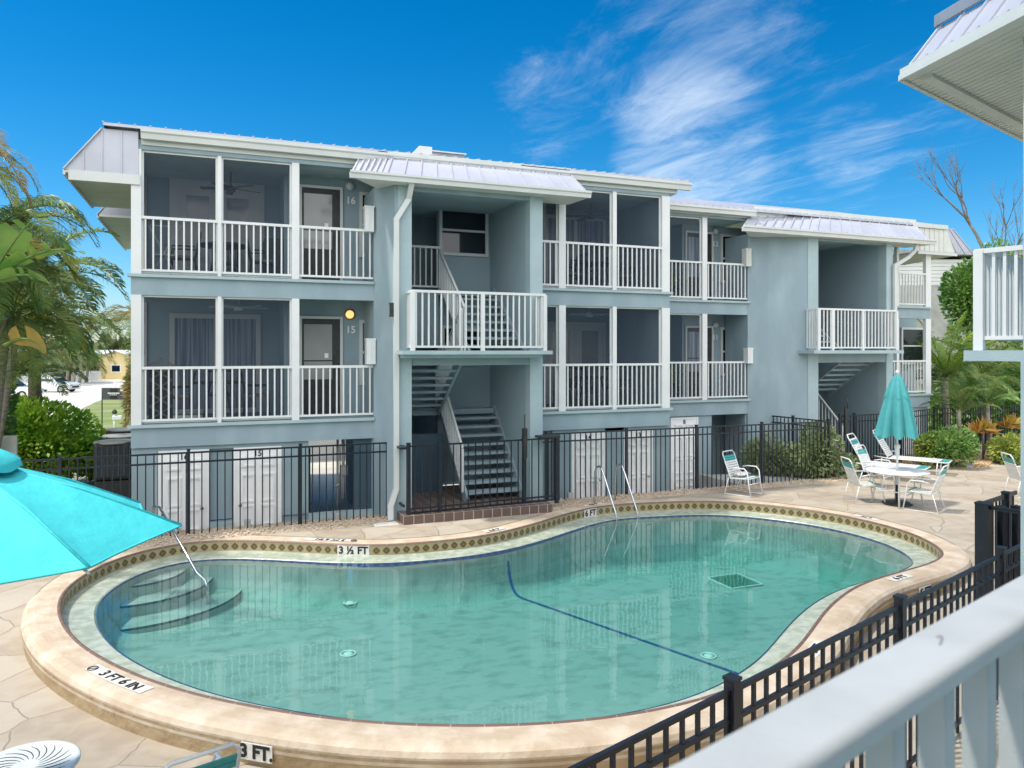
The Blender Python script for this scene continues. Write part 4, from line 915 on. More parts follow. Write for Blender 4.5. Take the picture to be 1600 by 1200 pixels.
walls(B2, [(TX1, TX2, YT2+.24, 20.5, 6.62, 6.7)], 'stucco_light', 'stair_ceiling')
stairs(B2, TX1, TX1+1.2, YT2+.3, .1, 18.8, Z1, 9); stairs(B2, TX1+1.3, TX2, YT2+.3, 3.24, 18.8, Z1, 7, 'stucco_light'); stairs(B2, TX1, TX1+1.2, YT2+.3, 3.24, 18.8, Z2, 7)
sloped_rail(B2, TX1+.06, YT2+.35, 3.28, 18.8, Z2); sloped_rail(B2, TX1+1.25, YT2+.35, .2, 18.8, Z1); sloped_rail(B2, TX1+.06, YT2+.35, .2, 18.8, Z1)
YL2 = 16.05
walls(B2, [(at(1270, YL2), at(1410, YL2), YL2-.05, YT2+.3, 3.24, 3.33)], 'stucco_light', 'landing_slab')
landing_rail(B2, at(1280, YL2), at(1402, YL2), YL2+.03, YT2, 3.33, [at(1302, YL2), at(1349, YL2)])
YGU2 = 16.3; zg2 = 6.66
gutter(B2, [(at(1159, YGU2), YGU2, zg2), (at(1459, YGU2), YGU2, zg2)], .15, .12)
roof_face(B2, (at(1276, YGU2), YGU2, zg2-.02), (at(1452, YGU2), YGU2, zg2-.02), (at(1281, 17.1), 17.1, 7.27), (at(1428, 17.1), 17.1, 7.27), 10)
roof_face(B2, (at(1162, 16.7), 16.75, zg2+.04), (at(1276, YGU2), YGU2, zg2-.02), (at(1179, 17.4), 17.4, 7.36), (at(1281, 17.1), 17.1, 7.27), 8)
mb = MB(); mb.bar((at(1178, 17.4), 17.38, 7.42), (at(1281, 17.1), 17.08, 7.36), .03, .11); mb.bar((at(1281, 17.1), 17.08, 7.36), (at(1430, 17.1), 17.08, 7.36), .03, .12); mb.build('roof_flashing', M_['white2'], B2)
mb = MB(); mb.slab([(at(1159, YGU2)+.1, YGU2), (at(1457, YGU2), YGU2), (at(1440, YT2), YF2-.1), (CX1, YF2-.1)], zg2-.14, zg2-.10); mb.build('soffit', M_['soffit'], B2)
roof_slab(B2, 10.2, 21.6, 17.0, 7.28, 21.5, 8.50, 27, 7.2)
walls(B2, [(10.4, 15.4, 17.12, 17.25, 7.05, 7.26)], 'white2', 'fascia')
gutter(B2, [(10.6, 17.02, 7.24), (at(1178, 17.02), 17.02, 7.24)], .16, .13)
# right-hand porch of block 2
r1_, r2_, r3_ = at(1401, YF2), at(1446, YF2), at(1454, YF2)
porch(B2, [(at(1400.5, YF2), at(1404, YF2)), (r2_, r3_)], [(at(1390, YF2), at(1400.5, YF2), False), (at(1404, YF2), r2_, False)], YF2, FL)
window(B2, at(1407, 18.6), at(1447, 18.6), Z1+.9, Z1+2.15, 18.6); walls(B2, [(at(1392, 18.6), 22.3, 18.62, 18.72, 1.9, 4.5)], 'stucco_mid', 'porch_wall')
walls(B2, [(at(1390, YG2), 21.15, YG2, YG2+.15, -.62, 1.54)], 'stucco', 'ground_wall')
walls(B2, [(at(1412, YG2-.03), at(1437, YG2-.03), YG2-.04, YG2-.01, -.3, 1.45)], 'white', 'cover_panel')
# right end mansard of block 2
yq = 17.05
mb = MB(); xa, xb, xc = at(1433, yq), at(1479, yq), at(1520, yq)
mb.quad((xa, yq, 6.46), (at(1494, yq), yq, 6.46), (xb, yq, 7.20), (xa, yq, 7.20)); mb.quad((xa, yq+.03, 6.46), (xa, yq+.03, 7.20), (xb, yq+.03, 7.20), (at(1494, yq), yq+.03, 6.46))
k = xa+.12
while k < at(1480, yq): mb.box(k-.012, k+.012, yq-.018, yq, 6.47, 7.18); k += .21
mb.build('gable_cladding', M_['soffit'], B2)
xm, xo = xb, at(1494, yq)
roof_face(B2, (xo, yq-.02, 6.44), (at(1520, yq), yq-.02, 6.44), (xm, yq+.04, 7.22), (at(1490, yq), yq+.04, 7.24), 2)
mb = MB(); mb.slab([(xa, yq), (xo, yq), (xo+.75, yq+2.6), (xa, yq+2.6)], 6.38, 6.43); mb.build('soffit', M_['soffit'], B2)
mb = MB(); mb.bar((at(1425, yq), yq-.04, 7.25), (xm, yq-.04, 7.25), .04, .13); mb.bar((xa, yq-.02, 6.40), (xo, yq-.02, 6.40), .04, .09); mb.build('fascia', M_['white2'], B2)
downspout(B2, [(at(1432, 16.4), 16.4, 6.5), (at(1432, 16.4), 16.45, 6.35), (at(1422, 16.5), 16.55, 6.15), (at(1396, 16.5), 16.45, 5.85), (at(1396, 16.5), 16.45, 3.35)])

# white wall seen through the passage
tag(walls(None, [(-1, 9, 27.4, 27.6, -.62, 3.2)], 'wsiding', 'garden_wall'), 'white wall seen through the open passage under the left block', 'wall')
# ------------------------------------------------------------------ tiled platform, fences, gates
def platform(x0, x1, y0, y1, z, label):
    mb = MB(); mb.uv = []
    def face(ps, uvs):
        b = len(mb.v); mb.v += [Vector(p) for p in ps]; mb.uv += uvs; mb.f.append((b, b+1, b+2, b+3)); mb.sm.append(False)
    face([(x0, y0, z), (x1, y0, z), (x1, y1, z), (x0, y1, z)], [(0, 0), (x1-x0, 0), (x1-x0, y1-y0), (0, y1-y0)])
    face([(x0, y0, -.05), (x1, y0, -.05), (x1, y0, z), (x0, y0, z)], [(0, -.05-z), (x1-x0, -.05-z), (x1-x0, -.004), (0, -.004)])
    face([(x0, y1, -.05), (x0, y0, -.05), (x0, y0, z), (x0, y1, z)], [(0, -.05-z), (y1-y0, -.05-z), (y1-y0, -.004), (0, -.004)])
    face([(x1, y0, -.05), (x1, y1, -.05), (x1, y1, z), (x1, y0, z)], [(0, -.05-z), (y1-y0, -.05-z), (y1-y0, -.004), (0, -.004)])
    return tag(mb.build('tiled_platform', M_['quarry'], fix=False), label, 'step')
platform(3.37, 6.47, 13.97, 16.8, .165, 'brown tiled platform at the foot of the left stairs')
platform(at(1300, 16.0), at(1400, 16.0), 16.0, 18.8, .12, 'brown tiled platform at the foot of the right stairs')
def fence_run(root, a, b, posts, zb=0, h=1.5, step=.13, pw=.02, bottom=False, post_w=.055, mid=.19, extra=.03):
    a = Vector((*a, 0)); b = Vector((*b, 0)); d = b-a; l = d.length; d.normalize()
    mb = MB()
    for z in ([zb+h-.02, zb+h-mid]+([zb+.1] if bottom else [])): mb.bar(a+Vector((0, 0, z)), b+Vector((0, 0, z)), .03, .032)
    n = int(l/step)
    for i in range(1, n):
        p = a+d*(l*i/n); mb.obox(p+Vector((0, 0, zb+(h-.02)/2)), d, Vector((-d.y, d.x, 0)), Vector((0, 0, 1)), pw/2, pw/2, (h-.04)/2)
    mb.build('fence_panel', M_['black'], root)
    for t in posts:
        p = a+d*(l*t); mb = MB(); mb.obox(p+Vector((0, 0, zb+(h+extra)/2-.03)), d, Vector((-d.y, d.x, 0)), Vector((0, 0, 1)), post_w/2, post_w/2, (h+extra)/2+.03)
        mb.obox(p+Vector((0, 0, zb+h+extra+.008)), d, Vector((-d.y, d.x, 0)), Vector((0, 0, 1)), post_w/2+.006, post_w/2+.006, .01); mb.build('fence_post', M_['black'], root)
f1 = thing('metal_fence', 'black picket fence on pebbles in front of storage doors 16 and 15', 'fence', (0, 14.6, 0))
A_, B_ = (-5.0, 14.50), (3.34, 14.76); L_ = B_[0]-A_[0]
fence_run(f1, A_, B_, [(x-A_[0])/L_ for x in (-4.3, -2.40, -.40, 1.55)], 0)
f2 = thing('metal_fence', 'black picket fence in front of storage doors 14 and 13', 'fence', (9, 14.98, 0))
A_, B_ = (6.72, 14.98), (14.86, 14.98); L_ = B_[0]-A_[0]
fence_run(f2, A_, B_, [(x-A_[0])/L_ for x in (6.80, 8.82, 10.74, 12.68, 14.84)], 0)
f3 = thing('metal_fence', 'short black picket fence return beside the juniper bush', 'fence', (14.86, 16, 0))
fence_run(f3, (14.86, 15.0), (14.63, 17.1), [.55, .98], 0, bottom=True)
f4 = thing('metal_fence', 'black picket fence behind the planting bed at the far right', 'fence', (22, 17.2, 0))
xs = at(1398, 17.0); fence_run(f4, (19.0, 16.35), (21.3, 17.1), [.98], 0); fence_run(f4, (21.3, 17.1), (30, 17.3), [.28, .55, .82], 0, step=.12)
mb = MB(); mb.box(19.2, 29.5, 17.02, 17.12, -.03, .10); tag(mb.build('kerb', M_['concrete']), 'low pale kerb under the fence behind the planting bed', 'kerb')
# gate fence on the tiled platform
g1 = thing('metal_gate', 'black picket gate on the brown tiled platform with a tall latch', 'gate', (5, 14.1, .165))
fence_run(g1, (3.47, 14.10), (6.78, 14.30), [.008, .20, .755, .985], .165, 1.33, .155, .02, True, .07, .5 if False else 1.31)
mb = MB(); mb.tube([(5.96, 14.2, 1.4), (5.96, 14.2, 2.0)], .016); mb.box(5.92, 6.0, 14.15, 14.25, 1.1, 1.72); mb.build('latch', M_['dark'], g1)
mb = MB(); mb.box(6.3, 6.75, 14.15, 14.45, 1.50, 1.54); mb.build('latch_shield', M_['dark'], g1)
mb = MB(); mb.box(3.33, 3.5, 14.08, 14.55, 1.42, 1.46); mb.box(3.40, 3.44, 14.15, 14.55, .3, .34); mb.bar((3.42, 14.1, 1.44), (3.42, 14.55, 1.44), .03, .03); mb.build('bracket', M_['black'], g1)
g2 = thing('metal_gate', 'black picket gate at the foot of the right stairs behind the juniper', 'gate', (17, 16, .1))
fence_run(g2, (at(1310, 16.1), 16.1), (18.95, 16.3), [.02, .24, .98], .1, 1.40, .12, .02, True)
mb = MB(); x_ = at(1320, 16.1); mb.box(x_-.05, x_+.05, 16.03, 16.08, 1.0, 1.75); mb.tube([(x_+.02, 16.02, 1.7), (x_+.02, 16.02, 2.0)], .015); mb.build('latch', M_['dark'], g2)
for kx, (px, py) in enumerate(((388, 832), (531, 820), (902, 785))):
    p = G(px, py); mb = MB(); mb.box(p.x-.06, p.x+.06, p.y+.3, p.y+.4, 0, .16); tag(mb.build('junction_box', M_['concrete'], bevel=.008), ['small grey utility box on the pebbles between doors 16 and 15', 'small grey utility box on the pebbles below the open passage', 'small grey utility box on the pebbles in front of door 14'][kx], 'utility box', 'utility boxes at the fence foot')
p = G(645, 815); mb = MB(); p = G(602, 819.5); mb.slab([(p.x-.22, p.y-.14), (p.x+.24, p.y-.14), (p.x+.24, p.y+.14), (p.x-.22, p.y+.14)], -.01, .012); tag(mb.build('drain_cover', M_['wtile']), 'pale square drain cover set in the deck beside the tiled platform', 'drain cover')

# ------------------------------------------------------------------ the building we stand on (rotated)
B3 = thing('apartment_building', 'near blue-grey block at the right edge with the white balcony rail in the foreground', 'building', (6, 2, 0))
ea = Vector((math.sin(R(72.7)), math.cos(R(72.7)), 0)); eb = Vector((-ea.y, ea.x, 0))
def P3(s, t, z): return ea*s+eb*t+Vector((0, 0, z))
def slab3(mb, s0, s1, t0, t1, z0, z1): mb.obox(P3((s0+s1)/2, (t0+t1)/2, (z0+z1)/2), ea, eb, Vector((0, 0, 1)), abs(s1-s0)/2, abs(t1-t0)/2, abs(z1-z0)/2)
LC = Vector((7.31, 5.53, 0)); ls, lt = LC.dot(ea), LC.dot(eb)
def w3(boxes, m, name):
    for b in boxes:
        mb = MB(); slab3(mb, *b); o = mb.build(name, M_[m], B3)
    return o
cs = Vector((7.55, 5.06, 0)); c_s, c_t = cs.dot(ea), cs.dot(eb)
w3([(c_s-.03, c_s+.42, c_t-3.9, c_t, -.62, 6.45)], 'stucco_light', 'wall')
w3([(c_s-.09, c_s+.45, c_t-.42, c_t+.004, -.62, 3.2)], 'stucco_light', 'column')
w3([(c_s+3.1, c_s+3.5, c_t-.3, c_t, -.62, 6.45), (c_s+.42, c_s+3.5, c_t-3.9, c_t-3.7, -.62, 6.45)], 'stucco_light', 'wall')
w3([(ls, ls+3.5, c_t-.2, lt, 3.20, 3.31)], 'stucco_light', 'landing_slab')
mb = MB(); fs, ft = Vector((7.43, 5.48, 0)).dot(ea), Vector((7.43, 5.48, 0)).dot(eb)
def rail3(mb, s0, s1, t0, t1, zf, top, bw, step, post=False):
    a = P3(s0, t0, 0); b = P3(s1, t1, 0); d = (b-a).normalized(); n = Vector((-d.y, d.x, 0)); l = (b-a).length
    mb.bar(a+Vector((0, 0, zf+top-.025)), b+Vector((0, 0, zf+top-.025)), .07, .05); mb.bar(a+Vector((0, 0, zf+.13)), b+Vector((0, 0, zf+.13)), .04, .04)
    k = .06
    while k < l-.02: p = a+d*k; mb.obox(p+Vector((0, 0, zf+.13+(top-.15)/2)), d, n, Vector((0, 0, 1)), bw/2, bw/2, (top-.17)/2); k += step
rail3(mb, fs+.02, fs+.02, ft, c_t, 3.31, 1.06, .03, .1); rail3(mb, fs, fs+3.3, ft-.02, ft-.02, 3.31, 1.06, .03, .11)
for s in (fs+.02, fs+1.6, fs+3.3): slab3(mb, s-.045, s+.045, ft-.07, ft+.02, 3.31, 4.36)
mb.build('landing_railing', M_['white'], B3)
# own balcony: floor, rail, wall behind the camera
w3([(-6, c_s+.0, -1.7, .40, 1.72, 1.94)], 'stucco_light', 'balcony_floor'); w3([(-6, 7.6, -1.95, -1.72, -.62, 6.9)], 'stucco', 'wall')
RT_ = .366; ZT = 2.990
mb = MB(); slab3(mb, -3, c_s+.05, RT_-.069, RT_, ZT-.028, ZT); M_['rail'] = pr('worn_white_rail_paint', (.50, .51, .49), .5, c2=(.44, .45, .43), nscale=7, bump=.0006, bscale=160)
o = mb.build('railing_cap', M_['rail'], B3, bevel=.011); o.modifiers['bevel'].segments = 5
for q_ in o.data.polygons: q_.use_smooth = True
mb = MB(); slab3(mb, -3, c_s+.05, RT_-.055, RT_-.02, 2.05, 2.09)
mk = P3(.86, RT_-.034, ZT+.0008); m2 = MB(); m2.obox(mk, (ea+eb*.3).normalized(), (eb-ea*.3).normalized(), Vector((0, 0, 1)), .012, .0012, .0006); m2.obox(mk+ea*.012+eb*.006, ea, eb, Vector((0, 0, 1)), .004, .002, .0006); m2.build('scuff_mark', M_['greyroof'], B3)
k = -2.9
while k < c_s-.05: slab3(mb, k-.0135, k+.0135, RT_-.050, RT_-.022, 2.09, ZT-.028); k += .117
mb.build('balcony_railing', M_['rail'], B3, bevel=.002)
# roof corner overhead
K = Z(1407, 122, 8.77); zs = K.z; d1 = Vector((math.sin(R(73.2)), math.cos(R(73.2)), 0)); d2 = Vector((-math.sin(R(11.7)), -math.cos(R(11.7)), 0))
mb = MB(); q = [K, K+d2*6.0, K+d2*6.0+d1*5, K+d1*5]; q = [(p.x, p.y) for p in q]; mb.slab(q, zs-.005, zs+.02)
n_ = int(5/.11); nd2 = Vector((-d2.y, d2.x, 0))
for i in range(1, 34):
    a = K+d1*(.12+i*.115); mb.bar(Vector((a.x, a.y, zs-.008)), Vector(((a+d2*6).x, (a+d2*6).y, zs-.008)), .03, .012)
mb.build('soffit', M_['soffit'], B3)
mb = MB()
for dv, off1 in ((d1, 0), (d2, 0)):
    a = K; b = K+dv*(5 if dv is d1 else 6); mb.bar(Vector((a.x, a.y, zs+.0)), Vector((b.x, b.y, zs+.0)), .05, .06)
a = K+d2*.28+d1*.25; b = a+d1*4.2; mb.bar(Vector((a.x, a.y, zs-.025)), Vector((b.x, b.y, zs-.025)), .13, .05)
mb.build('fascia', M_['white2'], B3)
gutter(B3, [Vector((K.x, K.y, zs+.13))+d1*-.02, Vector((K.x, K.y, zs+.13))+d2*6], .14, .0 if False else -.12)
up = Vector((0, 0, .62)); inn = (d1*.42)
bl = Vector((K.x, K.y, zs+.12))+d1*.10+d2*.1; br = bl+d2*6; tl = bl+Vector((0, 0, .42))+d1*.32+d2*.30; tr = br+Vector((0, 0, .42))+d1*.32
roof_face(B3, bl, br, tl, tr, 16)
bl2 = bl+d1*5; tl2 = tl+d1*5; roof_face(B3, bl2, bl, tl2, tl, 14)
mb = MB(); mb.bar(tl+Vector((0, 0, .08))-d1*.04-d2*.06, tr+Vector((0, 0, .08))-d1*.04, .04, .13); mb.build('roof_flashing', M_['flash'], B3)
# fence below the rail, and the little gate at its right end
f5 = thing('metal_fence', 'black picket fence running diagonally across the near deck below the balcony rail', 'fence', (4, 4.2, -.29))
q1 = G(900, 1195, 1.2); q2 = G(1557, 868, 1.2); dq = (q2-q1).normalized(); p0 = G(1130, 1068, 1.2); S0 = (p0-q1).length; sp = 2.42
st = q1-dq*3; en = q1+dq*9.2; LL = 12.2
fence_run(f5, (st.x, st.y), (en.x, en.y), [(3+S0-sp)/LL, (3+S0)/LL, (3+S0+sp)/LL, (3+S0+2*sp)/LL], -.29, 1.49, .148, .024, True, .075, .20, .05)
f6 = thing('metal_gate', 'small black gate beside the pool at the right edge, under the grey landing', 'gate', (8, 8, -.29))
ga_ = Z(1534, 790, 9.9); gz = .95
a = (ga_.x, ga_.y); b = Vector((ga_.x, ga_.y, 0))+Vector((.30, -.95, 0)).normalized()*1.15; c = Vector((ga_.x, ga_.y, 0))+ea*1.3
fence_run(f6, a, (b.x, b.y), [.02, .98], -.29, ga_.z+.29, .15, .022, False, .16, .0); fence_run(f6, a, (c.x, c.y), [.7], -.29, ga_.z+.32, .12, .022, False, .1, .0)
for q in range(3):
    pz = Vector((ga_.x, ga_.y, 0))+ea*.35*(q+1)*.5+Vector((.30, -.95, 0))*.12*q; mb = MB(); mb.box(pz.x-.05, pz.x+.05, pz.y-.05, pz.y+.05, -.29, ga_.z-.03); mb.build('gate_upright', M_['black'], f6)

# ------------------------------------------------------------------ deck furniture
def strap_chair():
    r = thing('strap_chair', '', 'chair')
    W_ = .27
    for s in (-1, 1):
        mb = MB(); x = s*W_
        pts_ = [(x, -.30, .0), (x, -.27, .40)]      # local: seat faces -y
        mb.tube([(x, -.36, .012), (x, -.30, .30), (x, -.27, .56), (x, -.20, .63), (x, .0, .63), (x, .14, .60)], .014, 8)
        mb.tube([(x, -.36, .012), (x, .30, .012), (x, .20, .38)], .013, 8); mb.build('leg_frame', M_['white'], r)
    mb = MB(); xi = W_-.02
    mb.tube([(-xi, -.28, .40), (-xi, .16, .37), (-xi, .36, .90), (-xi+.05, .385, .96), (xi-.05, .385, .96), (xi, .36, .90), (xi, .16, .37), (xi, -.28, .40)], .014, 8)
    mb.tube([(-xi, -.28, .40), (xi, -.28, .40)], .013, 8); mb.tube([(-W_, -.31, .28), (W_, -.31, .28)], .011, 8); mb.build('seat_frame', M_['white'], r)
    mb = MB()
    def strap(y, z, y2, z2):
        d = Vector((0, y2-y, z2-z)); n = Vector((0, -d.z, d.y)).normalized(); mb.obox(((0), (y+y2)/2, (z+z2)/2), Vector((1, 0, 0)), d.normalized(), n, xi+.014, d.length/2, .006)
    ns = 8
    for i in range(ns):
        t = (i+.5)/ns; y = -.27+.42*t; z = .41-.03*t
        if i != 0: strap(y-.021, z, y+.021, z)
    for i in range(9):
        t = (i+.6)/10; y = .17+.19*t; z = .40+.5*t
        if i < 7: strap(y-.008, z-.02, y+.008, z+.02)
    mb.build('white_strap', M_['strapw'], r)
    mb = MB(); strap(-.27, .415, -.23, .413); mb.build('teal_strap', M_['strapt'], r); mb = MB()
    for i in (7.2, 8.3): t = (i+.6)/10; y = .17+.19*t; z = .40+.5*t; strap(y-.010, z-.023, y+.010, z+.023)
    mb.build('teal_strap', M_['strapt'], r); return r
CH = strap_chair(); CH['category'] = 'chair'; CHS = 'white strap chairs round the pool'
for k, (px, py, rz, lab) in enumerate(((1160, 772, R(22), 'lone white strap chair with a towel on its seat by the fence'),
        (1348, 784, R(68), 'white strap chair left of the round patio table, seen side on'),
        (1446, 797, R(-158) if False else R(205), 'white strap chair right of the patio table with its back to the camera'),
        (1368, 760, R(20), 'white strap chair behind the patio table on its left'),
        (1600, 775, R(60), 'white strap chair cut off by the right edge column'))):
    p = G(px, py); p.z = deckz(p.x, p.y); dup(CH, p, rz, lab, CHS, first=(k == 0))
ba = Z(378, 1158, 5.05); bb = Z(250, 1200, 4.73); bc = (ba+bb)/2; an = math.atan2((ba-bb).y, (ba-bb).x); q = Matrix.Rotation(an+math.pi, 3, 'Z') @ Vector((0, .385, 0))
dup(CH, (bc.x-q.x, bc.y-q.y, deckz(bc.x, bc.y)), an+math.pi, 'white strap chair back with dark green straps at the bottom edge', CHS)
# towel
p = G(1160, 772); mb = MB(); M4 = Matrix.Translation((p.x, p.y, 0)) @ Matrix.Rotation(R(22), 4, 'Z')
nx, ny = 14, 12; b = 0
for j in range(ny+1):
    for i in range(nx+1):
        x = -.2+.42*i/nx; y = -.12+.26*j/ny; z = .45+.05*abs(noise.noise((x*11, y*11, 3)))*2+.02*math.sin(x*40+y*20)*.5
        if i in (0, nx) or j in (0, ny): z -= .015
        mb.v.append(M4 @ Vector((x, y, z)))
for j in range(ny):
    for i in range(nx): a = j*(nx+1)+i; mb.f.append((a, a+1, a+nx+2, a+nx+1)); mb.sm.append(True)
o = mb.build('towel', M_['towel']); tag(o, 'crumpled patterned towel on the seat of the lone chair', 'towel')
sm = o.modifiers.new('thick', 'SOLIDIFY'); sm.thickness = .012
# loungers
def lounger():
    r = thing('sun_lounger', '', 'lounger'); hw = .32
    mb = MB(); mb.tube([(-hw, -1.25, .36), (hw, -1.25, .36)], .016, 8)
    for s in (-1, 1): mb.tube([(s*hw, -1.25, .36), (s*hw, .18, .36), (s*hw, .55, .40)], .016, 8)
    mb.tube([(-hw+.02, .2, .37), (-hw+.02, .56, 1.02), (-hw+.08, .60, 1.09), (hw-.08, .60, 1.09), (hw-.02, .56, 1.02), (hw-.02, .2, .37)], .016, 8); mb.build('frame', M_['white'], r)
    for y in (-1.0, .35):
        mb = MB(); mb.tube([(-hw, y, .36), (-hw, y+.03, .02), (hw, y+.03, .02), (hw, y, .36)], .015, 8); mb.build('leg', M_['white'], r)
    mb = MB(); mt = MB()
    def strap(b_, y, z, dy, dz_): 
        d = Vector((0, dy, dz_)); n = Vector((0, -dz_, dy)).normalized(); b_.obox((0, y, z), Vector((1, 0, 0)), d.normalized(), n, hw+.005, d.length/2, .006)
    for i in range(22): strap(mb if i > 2 else mt, -1.2+i*.064, .375, .045, 0)
    mt.build('teal_strap', M_['strapt'], r); mt = MB()
    for i in range(12):
        t = (i+.8)/13; strap(mt if i in (9, 10) else mb, .2+.36*t, .38+.64*t, .022, .04)
    mb.build('white_strap', M_['strapw'], r); mt.build('teal_strap', M_['strapt'], r); return r
LO = lounger(); LO['category'] = 'lounger'
pa = G(1392, 752); pb = G(1432, 740)
dup(LO, (16.1, 14.7, 0), R(28), 'white strap lounger behind the left patio chair, lower backrest', 'white strap loungers', True)
dup(LO, (17.6, 15.25, 0), R(30), 'white strap lounger with the tallest backrest beside the closed umbrella', 'white strap loungers')
# patio table
p = G(1402, 788); TP = Vector((p.x, p.y, 0))
t = thing('patio_table', 'round white patio table under the closed teal umbrella', 'table', TP)
mb = MB(); mb.lathe(TP, [(.03, .70), (.60, .70), (.625, .71), (.63, .725), (.60, .735), (.03, .735)], 40); mb.build('table_top', M_['white'], t)
for k in range(4):
    a = R(45+90*k); c, s = math.cos(a), math.sin(a); mb = MB(); mb.tube([TP+Vector((c*.5, s*.5, .70)), TP+Vector((c*.44, s*.44, .35)), TP+Vector((c*.5, s*.5, .01))], .019, 8); mb.build('leg', M_['white'], t)
mb = MB(); mb.tube([TP+Vector((.44*math.cos(R(a)), .44*math.sin(R(a)), .33)) for a in range(0, 360, 15)], .012, 6, closed=True); mb.build('brace_ring', M_['white'], t)
um = thing('closed_umbrella', 'closed teal patio umbrella on a white pole through the round table', 'umbrella', TP)
mb = MB(); mb.tube([TP+Vector((0, 0, .1)), TP+Vector((0, 0, 2.86))], .02, 12); mb.lathe(TP, [(0, 2.9), (.035, 2.88), (.035, 2.83), (.02, 2.8)], 12); mb.lathe(TP, [(.02, 1.02), (.045, 1.05), (.045, 1.2), (.06, 1.22), (.06, 1.28), (.02, 1.32)], 12); mb.tube([TP+Vector((-.05, 0, 1.15)), TP+Vector((-.16, 0, 1.16)), TP+Vector((-.16, 0, 1.12))], .01); mb.build('pole', M_['white'], um)
def folded(zt, zb, rt, rb, waves, amp, hem):
    mb = MB(); n = 96; m = 16
    for j in range(m+1):
        t = j/m
        for i in range(n):
            a = 2*math.pi*i/n; r_ = rt+(rb-rt)*t**.85; w = .5+.5*math.cos(a*waves); r_ *= 1-amp*t**.5*(1-w**.7)+.05*math.sin(a*3+1)*t; z = zt+(zb-zt)*t-(hem*w*t**4)
            mb.v.append(TP+Vector((r_*math.cos(a), r_*math.sin(a), z)))
    for j in range(m):
        for i in range(n): mb.f.append((j*n+i, j*n+(i+1) % n, (j+1)*n+(i+1) % n, (j+1)*n+i)); mb.sm.append(True)
    return mb
folded(2.66, 1.50, .13, .44, 8, .42, .06).build('canopy', M_['teal'], um); folded(2.80, 2.36, .05, .26, 8, .38, .08).build('canopy_vent', M_['teal'], um)
mb = MB(); mb.lathe(TP, [(0, .005), (.30, .005), (.30, .03), (.24, .06), (.06, .075), (.035, .08), (.035, .42), (0, .42)], 32); tag(mb.build('umbrella_base', M_['dark']), 'black round umbrella base under the patio table', 'umbrella base')
# open umbrella at the left
UA = Z(-45, 700, 4.5); UC = Z(-45, 700, 4.5); UB = UC.copy(); zr = 2.16
xc, zc = -3.35, 4.5; ctr = Vector((xc*cth+zc*sth, -xc*sth+zc*cth, 0)); T1 = Z(275, 822, 4.89); T2 = Z(152, 885, 3.95)
a1_ = math.atan2(T1.y-ctr.y, T1.x-ctr.x); Ru = ((T1-ctr).to_2d().length+(T2-ctr).to_2d().length)/2
zc0 = deckz(ctr.x, ctr.y)
uo = thing('open_umbrella', 'large open aqua umbrella at the left edge over the deck', 'umbrella', (ctr.x, ctr.y, zc0))
APX = Vector((ctr.x, ctr.y, 2.68)); tips = [Vector((ctr.x+Ru*math.cos(a1_-k*math.pi/4), ctr.y+Ru*math.sin(a1_-k*math.pi/4), zr)) for k in range(8)]
for k in range(8):
    a, b = tips[k], tips[(k+1) % 8]; mb = MB(); nu, nv = 14, 12
    for j in range(nv+1):
        for i in range(nu+1):
            v = .13+.87*j/nv; u_ = i/nu; e1 = APX.lerp(a, v); e2 = APX.lerp(b, v); q = e1.lerp(e2, u_); sag = 4*u_*(1-u_); q.z += .03*math.sin(math.pi*v)-.085*sag*v**1.0*(.55 if v < 1 else .55)
            if j == nv: q = q.lerp(APX, .05*sag)
            mb.v.append(q)
    for j in range(nv):
        for i in range(nu): c0 = j*(nu+1)+i; mb.f.append((c0, c0+1, c0+nu+2, c0+nu+1)); mb.sm.append(True)
    hem_ = mb.v[nv*(nu+1):]
    o = mb.build('canopy_panel', M_['aqua'], uo)
    mb = MB(); mb.tube([APX.lerp(a, .13)+Vector((0, 0, .006)), APX.lerp(a, .56)+Vector((0, 0, .034)), a+Vector((0, 0, .004))], .009, 6); mb.build('seam', M_['aqua'], uo)
    mb = MB(); mb.tube([Vector(q) for q in hem_], .007, 5); mb.build('hem', M_['aqua'], uo)
    mb = MB(); mb.tube([APX.lerp(a, .05)-Vector((0, 0, .08)), a-Vector((0, 0, .03))], .008, 6); mb.build('rib', M_['white'], uo)
mb = MB(); n = 48
for j in range(5):
    for i in range(n): aa = 2*math.pi*i/n; r_ = [0.01, .12, .24, .33, .345][j]; z = [2.77, 2.74, 2.69, 2.63, 2.575][j]; w = .5+.5*math.cos((aa-a1_)*8); mb.v.append(Vector((ctr.x+r_*math.cos(aa), ctr.y+r_*math.sin(aa), z+(.02*w if j > 2 else 0))))
for j in range(4):
    for i in range(n): mb.f.append((j*n+i, j*n+(i+1) % n, (j+1)*n+(i+1) % n, (j+1)*n+i)); mb.sm.append(True)
mb.build('canopy_vent', M_['aqua'], uo)
mb = MB(); mb.tube([(ctr.x, ctr.y, zc0), (ctr.x, ctr.y, 2.9)], .022, 12); mb.build('pole', M_['white'], uo)
mb = MB(); mb.lathe((ctr.x, ctr.y, zc0), [(0, .0), (.28, .0), (.28, .03), (.05, .08), (.035, .3), (0, .3)], 28); tag(mb.build('umbrella_base', M_['dark']), 'black round base of the open aqua umbrella', 'umbrella base')
